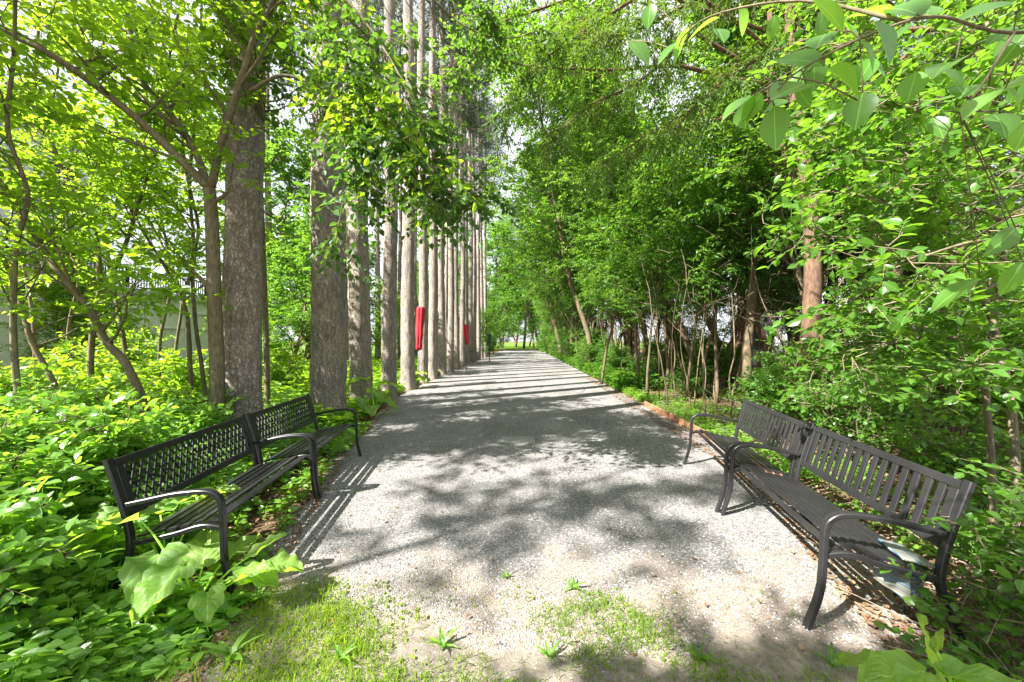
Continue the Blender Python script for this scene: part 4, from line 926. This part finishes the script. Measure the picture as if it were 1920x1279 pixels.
bough_tree(51, (4.6, 5.6, 0), [[(1250, -40, 4.6), (1120, 40, 4.4), (1020, 110, 4.3), (960, 180, 4.2), (900, 260, 4.2)], [(1300, 60, 4.9), (1200, 150, 4.8), (1100, 200, 4.8), (1010, 290, 4.7)], [(1380, 120, 5.0), (1300, 200, 5.0), (1200, 260, 5.0), (1120, 320, 5.0)]], 'cedar tree whose feathery boughs hang over the middle of the path')
bough_tree(52, (6.0, 3.6, 0), [[(1420, -60, 3.6), (1300, 0, 3.6), (1180, 60, 3.6), (1080, 60, 3.5)], [(1560, 60, 3.8), (1440, 100, 3.8), (1330, 170, 3.8), (1260, 250, 3.8)], [(1700, 100, 3.9), (1600, 200, 3.9), (1480, 260, 3.9)]], 'cedar tree near the right edge with boughs along the top of the view')
bough_tree(53, (-4.7, 6.0, 0), [[(560, -60, 4.6), (640, 20, 4.4), (700, 80, 4.3), (760, 160, 4.2), (840, 250, 4.2)], [(520, 60, 4.8), (600, 130, 4.7), (660, 230, 4.6), (700, 340, 4.6)]], 'cedar tree on the left whose feathery boughs cross the pine trunks')

# deciduous overhang in front of the pines (dark leaves around the top centre-left)
oh = [
 (smooth([(-3.95, 5.7, 0), (-3.98, 5.7, 1.6), (-3.9, 5.5, 3.4), (-3.4, 4.7, 4.8), (-2.4, 3.8, 5.4)], 5), .045, .02, dict(nl=12, t0=.6, ll=1.2)),
 (stem_px([(560, -40, 3.5), (610, 90, 3.5), (640, 200, 3.5), (650, 320, 3.5), (628, 460, 3.5)]), .012, .004, dict(nl=9, t0=.1, ll=.45, ns=4, sl=.3, nt=4, lift=-.08, droop=.6)),
 (stem_px([(600, -60, 3.4), (700, 60, 3.4), (770, 180, 3.3), (810, 280, 3.3), (800, 370, 3.3)]), .014, .004, dict(nl=10, t0=.1, ll=.45, ns=4, sl=.3, nt=4, lift=-.05, droop=.5)),
 (stem_px([(690, 215, 3.5), (760, 290, 3.5), (830, 330, 3.6), (900, 370, 3.7)]), .010, .003, dict(nl=8, t0=.1, ll=.4, ns=4, sl=.25, nt=4, lift=-.05, droop=.5)),
 (stem_px([(760, -60, 4.0), (860, 40, 4.0), (940, 70, 4.0), (1000, 60, 4.0)]), .012, .004, dict(nl=8, t0=.1, ll=.4, ns=3, sl=.25, nt=3, lift=-.05, droop=.4)),
]
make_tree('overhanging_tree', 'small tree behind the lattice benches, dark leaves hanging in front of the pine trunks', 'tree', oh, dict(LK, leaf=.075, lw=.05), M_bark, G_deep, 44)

# ------------------------------------------------------------------ near right shrubs with large leaves
def near_shrub():
    rng = np.random.default_rng(77); base = np.array([3.35, 2.45, 0]); lm = MB()
    t = empty('leafy_shrub', base, 'tall shrub with layered oval leaves behind the nearer slatted bench', 'shrub')
    stems = [stem_px([gY(1862, 2.5), (1862, 960, 2.5), (1858, 850, 2.5), (1850, 700, 2.55), (1880, 500, 2.6), (1900, 250, 2.7), (1850, 40, 2.8)]),
             stem_px([gY(1905, 2.3), (1900, 800, 2.35), (1860, 600, 2.5), (1780, 420, 2.7), (1700, 250, 2.9), (1620, 60, 3.0)])]
    for i, s in enumerate(stems):
        w = MB(); grow(s, .024, .010, rng, w, lm, nl=19, t0=.62, ll=1.0, ns=4, sl=.4, nt=4, tl=.26, K=7, leaf=.075, lw=.042, tpl=L0, bias=(-.6, .1, 0), out=1.0, lift=-.01, droop=.12)
        w.build('stem', M_bark, t, True, shift=base)
    w = MB()
    for pts in ([(1850, 640, 2.5), (1760, 630, 2.5), (1680, 640, 2.5), (1600, 670, 2.5)], [(1870, 560, 2.6), (1760, 500, 2.5), (1640, 450, 2.5), (1500, 440, 2.5)],
                
                [(1890, 520, 2.5), (1800, 560, 2.4), (1700, 560, 2.4), (1600, 590, 2.5)], [(1900, 680, 2.3), (1860, 690, 2.2), (1800, 700, 2.1)],
                [(1900, 460, 2.2), (1840, 450, 2.0), (1760, 470, 1.9), (1680, 500, 1.9)], [(1900, 200, 2.2), (1800, 180, 2.1), (1700, 200, 2.1)],
                [(1900, 420, 2.4), (1800, 380, 2.3), (1700, 390, 2.3), (1600, 360, 2.3)], [(1900, 300, 2.6), (1800, 270, 2.6), (1690, 300, 2.6), (1560, 280, 2.6)]):
        grow(stem_px(pts), .012, .004, rng, w, lm, nl=9, t0=.1, ll=.42, ns=3, sl=.22, nt=3, tl=.22, K=7, leaf=.07, lw=.04, tpl=L0, out=1.0, lift=-.02, droop=.1)
    w.build('branches', M_bark, t, True, shift=base); lm.build('crown', G_near, t, True, shift=base)
near_shrub()
def corner_tree():
    rng = np.random.default_rng(78); base = np.array([2.3, .55, 0]); lm = MB(); w = MB()
    t = empty('leafy_tree', base, 'tree with big round leaves dangling close in the upper right corner', 'tree')
    tr = smooth([(2.3, .55, 0), (2.35, .6, 1.2), (2.1, .7, 2.2), (1.7, .8, 2.6)], 5); w.tube(tr, np.linspace(.05, .02, len(tr)), 10)
    lim = [[(2150, 30, .9), (1900, 60, .85), (1760, 30, .8), (1640, 60, .78), (1500, 130, .78), (1440, 190, .8)], [(1900, 60, .85), (1840, 160, .85), (1800, 210, .9)], [(1700, 40, .8), (1500, 0, .9), (1330, 30, 1.0), (1260, 90, 1.05)]]
    w.tube(smooth([tr[-1], at(2150, 30, .9)], 4), .009, 8)
    for b in lim: p = stem_px(b); w.tube(p, np.linspace(.0045, .0015, len(p)), 6)
    big = [(1590, 150, 100, 1.05, 100, .72), (1660, 75, 95, .95, -60, .75), (1480, 165, 82, .95, 200, .78), (1452, 236, 92, .55, 265, .8), (1505, 105, 90, .6, 140, .8), (1612, 200, 75, .7, 250, .8), (1838, 187, 100, .45, 210, .82), (1880, 225, 75, .7, 250, .85),
           (1775, 112, 125, .45, 200, .8), (1318, 45, 60, .55, 190, 1.0), (1272, 85, 65, .5, 240, 1.05), (1250, 95, 55, .4, 225, 1.05), (1860, 8, 120, .45, 185, .85), (1700, 10, 90, .8, 100, .8), (1710, 160, 55, .8, 260, .9), (1405, 185, 50, .5, 215, .95), (1560, 20, 95, .5, 120, .8), (1905, 80, 80, .7, 230, .9), (1745, 10, 70, .7, 60, .9),
           (1640, 20, 80, .9, 150, .85), (1800, 60, 90, .55, 160, .95), (1890, 160, 80, .5, 190, .95), (1540, 70, 70, .7, 60, .85), (1920, 250, 60, .7, 260, .9), (1785, 545, 90, .45, 215, 1.1), (1890, 445, 95, .4, 215, 1.0), (1900, 520, 70, .5, 250, 1.1)]
    for k in range(34):
        b_ = lim[[0, 0, 1, 2][k % 4]]; q = b_[rng.integers(0, len(b_))]
        big.append((q[0] + rng.normal() * 70, q[1] + abs(rng.normal()) * 60 - 15, 38 + 34 * rng.random(), .5 + .3 * rng.random(), 180 + 150 * rng.random(), q[2] + .12 * rng.random()))
    P_ = []; D_ = []; N_ = []; Ls = []; Ws = []
    for x, y, lp, asp, ang, Yd in big:
        a = math.radians(ang); c = at(x, y, Yd); L = lp * .92 / F * Yd; d = np.array([math.cos(a), .35 * rng.normal(), math.sin(a)]); d = nrm(d)
        P_.append(c - d * L / 2); D_.append(d); N_.append(np.array([rng.normal() * .5 - .3, -.7 + .35 * rng.normal(), .5 + .5 * rng.random()])); Ls.append(L); Ws.append(L * asp)
    TH = np.linspace(0, 1, 9); tt = [0] * 0; T_ = list(TH); S_ = [0] * 9
    wv = [.0, .55, .85, .98, 1.0, .92, .74, .42, 0]
    for sg_ in (1, -1):
        for k_ in range(1, 8): T_.append(TH[k_] + .01 * math.sin(k_ * 7)); S_.append(sg_ * wv[k_] * (1 + .03 * math.sin(k_ * 5 + sg_)))
    q4 = []; q3 = []
    for si, o in ((1, 9), (-1, 16)):
        for k_ in range(1, 7): q4.append([k_, o + k_ - 1, o + k_, k_ + 1] if si == 1 else [o + k_ - 1, k_, k_ + 1, o + k_])
        q3 += [[0, o, 1], [7, o + 6, 8]] if si == 1 else [[0, 1, o], [7, 8, o + 6]]
    L3 = dict(t=np.array(T_), s=np.array(S_), f=[np.array(q4), np.array(q3)])
    P_ = np.array(P_); n = len(P_); tpl = L3
    mbk = MB(); leaves(mbk, P_, np.array(D_), np.array(N_), np.array(Ls), np.array(Ws), tpl, fold=.22, curl=.22, rng=rng)
    k_ = len(tpl['t']); mbk.uv = [np.broadcast_to(np.stack([tpl['s'], tpl['t']], -1)[None], (n, k_, 2)).reshape(-1, 2)]
    pts = np.concatenate([stem_px(b) for b in lim])
    for p in P_:
        q = pts[np.argmin(np.linalg.norm(pts - p, axis=1))]; w.tube(smooth([q, (p + q) / 2 + UP * .01, p], 3), .0016, 4)
    w.build('branch', M_bark, t, True, shift=base); mbk.build('leaves', G_corner, t, True, shift=base)
    globals()['L3'] = L3
corner_tree()
def grow_shrub(name, label, base, seed, H, nst, leafm, kw, r=.012, lean=.35):
    rng = np.random.default_rng(seed); t = empty(name, base, label, 'shrub'); w = MB(); lm = MB()
    for q in range(nst):
        st = free_stem(.06 * rng.normal(), .06 * rng.normal(), H * (.7 + .5 * rng.random()), (lean * rng.normal(), lean * rng.normal()), rng, 6); grow(st, r, .003, rng, w, lm, **kw)
    w.build('stems', M_bark, t, True); lm.build('crown', leafm, t, True)
SK = dict(nl=7, t0=.2, ll=.3, ns=3, sl=.16, nt=2, tl=.16, K=6, leaf=.055, lw=.036, tpl=L0, lift=.0, droop=.08, out=1.0)
grow_shrub('leafy_shrub', 'bright round-leaved shrub at the near end of the slatted bench', (2.36, 1.42, 0), 81, .50, 4, G_near, SK)
grow_shrub('leafy_shrub', 'sprawling low shrub under the striped cloth', (2.0, 1.36, 0), 82, .2, 3, G_near, dict(SK, ll=.14, nl=5, leaf=.042, lw=.03))
grow_shrub('leafy_shrub', 'small-leaved shrub leaning in at the right edge, behind the bright one', (2.95, 1.75, 0), 83, .8, 4, G_near, SK)
grow_shrub('leafy_shrub', 'green shrub behind the backrest of the nearer slatted bench', (4.0, 3.1, 0), 84, .8, 5, G_near, dict(SK, ll=.4, ns=4))
grow_shrub('leafy_shrub', 'green shrub behind the joint between the slatted benches', (4.1, 4.2, 0), 85, 1.1, 7, G_near, dict(SK, ll=.5, ns=4))
grow_shrub('leafy_shrub', 'tall green shrub between the crooked tree and the layered one', (4.6, 4.3, 0), 86, 2.1, 7, G_near, dict(SK, ll=.7, ns=5, nl=10))

for q, (x, y, H, lb) in enumerate([(-3.3, 2.15, .75, 'knee-high leafy plant clump left of the nearer lattice bench'), (-3.9, 2.75, .95, 'waist-high leafy clump at the left edge, behind the undergrowth'), (-3.35, 2.95, .8, 'leafy clump just behind the near end of the lattice backrest'),
    (-4.5, 3.4, 1.0, 'waist-high leafy clump below the leaning stems'), (-2.75, 1.75, .5, 'low leafy clump in the lower left corner'), (-3.5, 4.0, .75, 'leafy clump behind the joint of the lattice benches')]):
    grow_shrub('leafy_plant', lb, (x, y, 0), 700 + q, H, 7, G_herb, dict(SK, nl=9, t0=.25, leaf=.075, lw=.048, ll=.28), r=.006, lean=.22)
# ------------------------------------------------------------------ ground plants
def herbs(mb, X, Y, H, rng, nl=5, leaf=.07, lw=.045, tpl=L0, wood=None, z0=-.02):
    n = len(X); H = np.broadcast_to(H, (n,)); lean = rng.normal(0, .16, (n, 2))
    for k in range(nl):
        u = (k + 1) / nl; z = z0 + H * u
        for s in (0, 1):
            a = rng.random(n) * .6 + k * 1.57 + s * np.pi; D = np.stack([np.cos(a), np.sin(a), .25 - .3 * rng.random(n)], -1)
            P_ = np.stack([X + lean[:, 0] * z, Y + lean[:, 1] * z, z], -1) + D * .012
            Nn = UP + rng.normal(0, .62, (n, 3)); L_ = leaf * (.6 + .75 * rng.random(n)) * (.75 + .35 * u)
            leaves(mb, P_, D, Nn, L_, L_ * lw / leaf, tpl, fold=.25, curl=.12, rng=rng)
    if wood is not None:
        a = np.stack([X, Y, np.full(n, z0)], -1); c = np.stack([X + lean[:, 0] * (H + z0), Y + lean[:, 1] * (H + z0), H + z0], -1); r = .002
        v = np.stack([a + (r, 0, 0), a + (-r, r, 0), a + (-r, -r, 0), c + (r * .5, 0, 0), c + (-r * .5, r * .5, 0), c + (-r * .5, -r * .5, 0)], 1)
        f = np.array([[0, 1, 4, 3], [1, 2, 5, 4], [2, 0, 3, 5]]); wood.add(v.reshape(-1, 3), [(f[None] + (np.arange(n) * 6)[:, None, None]).reshape(-1, 4)])
rh = np.random.default_rng(91)
def near_bench(X, Y):  # clear ground under the lattice benches
    d = (X - A[0]) * lu[0] + (Y - A[1]) * lu[1]; q = (X - A[0]) * -lu[1] + (Y - A[1]) * lu[0]; return (d > -.1) & (d < 2.8) & (q > -.35) & (q < .62)
mb = MB(); n = 8200; Y = .95 + 5.5 * rh.random(n) ** 1.5; X = pl(Y) + .08 - (5.0) * rh.random(n) ** 1.25
ok = ~near_bench(X, Y) & ~((Y < 1.9) & (X > -1.5 - .4 * rh.random(n))) | (near_bench(X, Y) & (rh.random(n) < .16) & (X < pl(Y) + .0))
X, Y = X[ok], Y[ok]; dist = np.clip((pl(Y) - .1 - X) / 1.2, 0, 1); H = np.where(near_bench(X, Y), .10, .08 + .46 * dist * (.25 + 1.0 * rh.random(len(X))) * (1 + .55 * fnoise(X * 2.1, Y * 2.1, 12)))
herbs(mb, X, Y, H, rh, 5, .064, .039, L0, mb)
n = 2200; Y = 1.0 + 6 * rh.random(n) ** 1.3; X = pl(Y) - .3 - 4.5 * rh.random(n); ok = ~near_bench(X, Y) & (fnoise(X * 1.1, Y * 1.1, 77) > -.1); X, Y = X[ok], Y[ok]
herbs(mb, X, Y, (.18 + .6 * rh.random(len(X)) ** 1.6) * np.clip((pl(Y) - X) / 1.2, .3, 1), rh, 7, .08, .030, L0, mb)
tag(mb.build('undergrowth', G_herb), 'dense bright green leafy undergrowth around the lattice benches', 'undergrowth', kind='stuff')
mb = MB(); n = 9000; Y = 6 + 22 * rh.random(n) ** 1.5; X = pl(Y) - .25 - (1.2 + .55 * Y) * rh.random(n) ** 1.1; H = .15 + .55 * rh.random(n) * np.clip((pl(Y) - X) / 2, .2, 1)
herbs(mb, X, Y, H, rh, 5, .12, .07, L1)
tag(mb.build('herb_layer', G_left), 'sunlit yellow-green herbs between and behind the pine trunks', 'undergrowth', kind='stuff')
mb = MB(); n = 3300; Y = 2.5 + 10 * rh.random(n) ** 1.4; X = pr(Y) + .08 + 3.2 * rh.random(n) ** 1.7; k = fnoise(X * 1.4, Y * 1.2, 31) + .45 > rh.random(n); X, Y = X[k], Y[k]
herbs(mb, X, Y, .06 + .16 * rh.random(len(X)), rh, 3, .055, .036, L0, mb)
tag(mb.build('ground_cover', G_herb), 'low green ground cover behind the slatted benches and the edging', 'ground cover', kind='stuff')
mb = MB(); n = 5000; Y = 11 + 45 * rh.random(n) ** 1.2; X = pr(Y) + .0 + 1.6 * rh.random(n) ** 1.3; herbs(mb, X, Y, .15 + .4 * rh.random(n), rh, 3, .12, .07, L1)
tag(mb.build('verge_plants', G_mid), 'leafy verge along the right side of the path far away', 'verge', kind='stuff')
mb = MB(); n = 6500; Y = 1.0 + 1.25 * rh.random(n); X = -2.6 + 5.0 * rh.random(n); k = (fnoise(X * 2.2, Y * 3, 41) * .5 - .35 * np.abs(X + .9) / 1.6 + .3 > rh.random(n)) ; X, Y = X[k], Y[k]
herbs(mb, X, Y, .012 + .03 * rh.random(len(X)), rh, 2, .021, .013, L1)
tag(mb.build('clover', G_grass), 'tiny clover and seedlings dotted in the grass at the near end', 'clover', kind='stuff')

# burdocks: big wavy leaves
def big_leaf(mb, base, d, L, W, rng, droop=.35):
    nu, nv = 25, 13; t = np.linspace(0, 1, nu); s = np.linspace(-1, 1, nv); d = nrm(np.array(d, float)); sd_ = nrm(np.cross(d, UP)); up = np.cross(sd_, d)
    prof = np.interp(t, [0, .04, .15, .35, .6, .85, 1], [.25, .62, .92, 1.0, .82, .42, .02]); a, b = rng.random(2) * 6.28
    P_ = base + d * 0; T_, S_ = np.meshgrid(t, s, indexing='ij')
    wavy = .075 * W * np.sin(T_ * 17 + a) * np.abs(S_) ** 1.5 * np.sign(S_ + .01) + .05 * W * np.sin(T_ * 9 + S_ * 4 + b) + .02 * W * np.sin(T_ * 31 + S_ * 11 + a); edge = 1 + .06 * np.sin(T_ * 30 + a) * np.abs(S_) ** 4
    back_ = -.12 * (1 - T_) ** 6 * np.abs(S_)
    v = base + d[None, None] * ((T_ + back_) * L)[..., None] + sd_[None, None] * (S_ * prof[:, None] * W * .5 * edge)[..., None] + up[None, None] * (wavy + .14 * W * np.abs(S_) - droop * L * T_ ** 2)[..., None]
    i = (np.arange(nu - 1)[:, None] * nv + np.arange(nv - 1)[None]).ravel()
    mb.add(v, [np.stack([i, i + 1, i + nv + 1, i + nv], -1)], rng.random(), np.stack([S_.ravel(), T_.ravel()], -1))
def burdock(label, base, specs, seed, name='burdock_plant'):
    rng = np.random.default_rng(seed); t = empty(name, base, label, 'plant'); b0 = np.array(base, float)
    for tip_base, d, L, W, dr in specs:
        w = MB(); p = np.array(tip_base, float) - b0; w.tube(smooth([(0, 0, 0), (p * .6) + UP * (.1 * p[2]), p], 4), np.linspace(.007, .004, 9), 6, tint=.9)
        lf = MB(); big_leaf(lf, p, d, L, W, rng, dr); o = lf.build('leaf', G_burdock, t, True); w.build('stalk', G_burdock, o, True)
burdock('burdock with huge wavy pale leaves under the front of the nearer lattice bench', (-1.85, 2.05, 0), [
    (at(300, 1040, 2.0), (.3, -.45, -.1), .30, .27, .5), (at(440, 1080, 1.95), (.75, .0, .25), .20, .15, .2), (at(460, 1075, 2.05), (.9, -.2, .12), .22, .19, .4),
    (at(380, 1060, 2.1), (-.2, .3, .35), .26, .22, .4), (at(470, 1040, 2.15), (.6, .35, .45), .20, .12, .2), (at(390, 1110, 1.9), (.5, -.6, .1), .22, .15, .4), (at(500, 1062, 2.1), (.85, .1, .1), .20, .20, .35), (at(340, 1065, 1.93), (-.1, -.75, -.1), .24, .25, .45), (at(420, 1050, 2.2), (.2, .5, .3), .22, .2, .4), (at(260, 970, 2.1), (-.8, .1, .1), .26, .22, .5), (at(345, 1100, 2.0), (-.6, -.5, .2), .2, .15, .3)], 401)
burdock('burdock with pale leaves rising behind the seat of the nearer lattice bench', (-2.3, 2.35, 0), [
    (at(330, 990, 2.3), (.7, .3, .3), .30, .22, .4), (at(240, 960, 2.25), (-.6, -.5, .0), .34, .26, .5), (at(300, 960, 2.5), (.3, .6, .4), .26, .2, .4), (at(380, 930, 2.6), (.8, .2, .3), .24, .18, .3), (at(210, 1000, 2.2), (-.5, -.6, -.1), .25, .2, .4)], 402)
burdock('leafy burdock at the foot of the pines beyond the lattice benches', (-2.95, 7.6, 0), [
    ((-3.0, 7.5, .5), (.7, -.5, -.1), .42, .34, .5), ((-2.9, 7.8, .6), (.8, .4, .1), .42, .34, .5), ((-3.1, 7.3, .35), (.3, -.8, .0), .38, .3, .5), ((-2.7, 7.4, .3), (.9, -.3, -.1), .36, .28, .5), ((-3.2, 7.8, .7), (-.5, -.5, .2), .4, .3, .5), ((-2.8, 7.0, .25), (.4, -.9, 0), .35, .28, .5)], 403)
burdock('broad bright burdock leaf clump at the foot of the sixth pine', (-3.3, 11.6, 0), [((-3.2, 11.5, .35), (.9, -.4, .1), .5, .42, .4), ((-3.3, 11.7, .4), (.2, -.8, .1), .45, .38, .4), ((-3.4, 11.5, .3), (-.7, -.5, .1), .4, .32, .4), ((-3.2, 11.8, .45), (.5, .6, .2), .4, .32, .4)], 404)
burdock('large crinkled-leaf plant in the bottom right corner', (1.58, 1.18, 0), [
    (at(1735, 1262, 1.12), (-.95, -.1, .12), .24, .13, .15), (at(1765, 1262, 1.12), (.85, -.1, .1), .22, .10, .2), (at(1742, 1230, 1.14), (-.1, .1, .95), .13, .075, .05), (at(1730, 1290, 1.08), (-.9, -.5, .0), .22, .14, .3), (at(1790, 1275, 1.1), (.9, .2, -.1), .2, .12, .3), (at(1700, 1255, 1.15), (-.8, .4, .0), .18, .09, .3), (at(1755, 1215, 1.15), (.3, .0, .9), .07, .03, .1)], 405)
# rosette weeds dotted in the foreground
def weed(px, py, s, label, seed, n=9):
    rng = np.random.default_rng(seed); b = gnd(px, py); t = empty('weed', (b[0], b[1], 0.008), label, 'weed'); mb = MB()
    for i in range(n):
        a = i * 2.4 + rng.random(); big_leaf(mb, np.array([0, 0, .005]), (math.cos(a), math.sin(a), .5 + 1.1 * rng.random()), s * (.5 + .8 * rng.random()), s * (.14 + .14 * rng.random()), rng, .2 + .5 * rng.random())
    mb.build('leaves', G_herb, t, True)
for i, w in enumerate([(830, 1215, .10, 'dandelion rosette in the grass, left of centre at the bottom'), (640, 1240, .09, 'toothed weed in the grass at the bottom left'), (1075, 1105, .07, 'small weed alone on the gravel, right of centre'), (948, 1085, .05, 'tiny weed tuft on bare gravel near the centre'),
    (1310, 1240, .08, 'weed with upright leaves on the mossy soil at the lower right'), (430, 1235, .13, 'jagged weed at the edge of the undergrowth, bottom left'), (480, 1130, .13, 'weed beside the foot of the nearer lattice bench'), (625, 855, .14, 'yellowing weed beside the tennis ball'),
    (1030, 1235, .07, 'small weed at the bottom, right of the dandelion rosette'), (1560, 1250, .08, 'small weed in the leaf litter left of the crinkled-leaf plant')]):
    weed(*w, 500 + i)
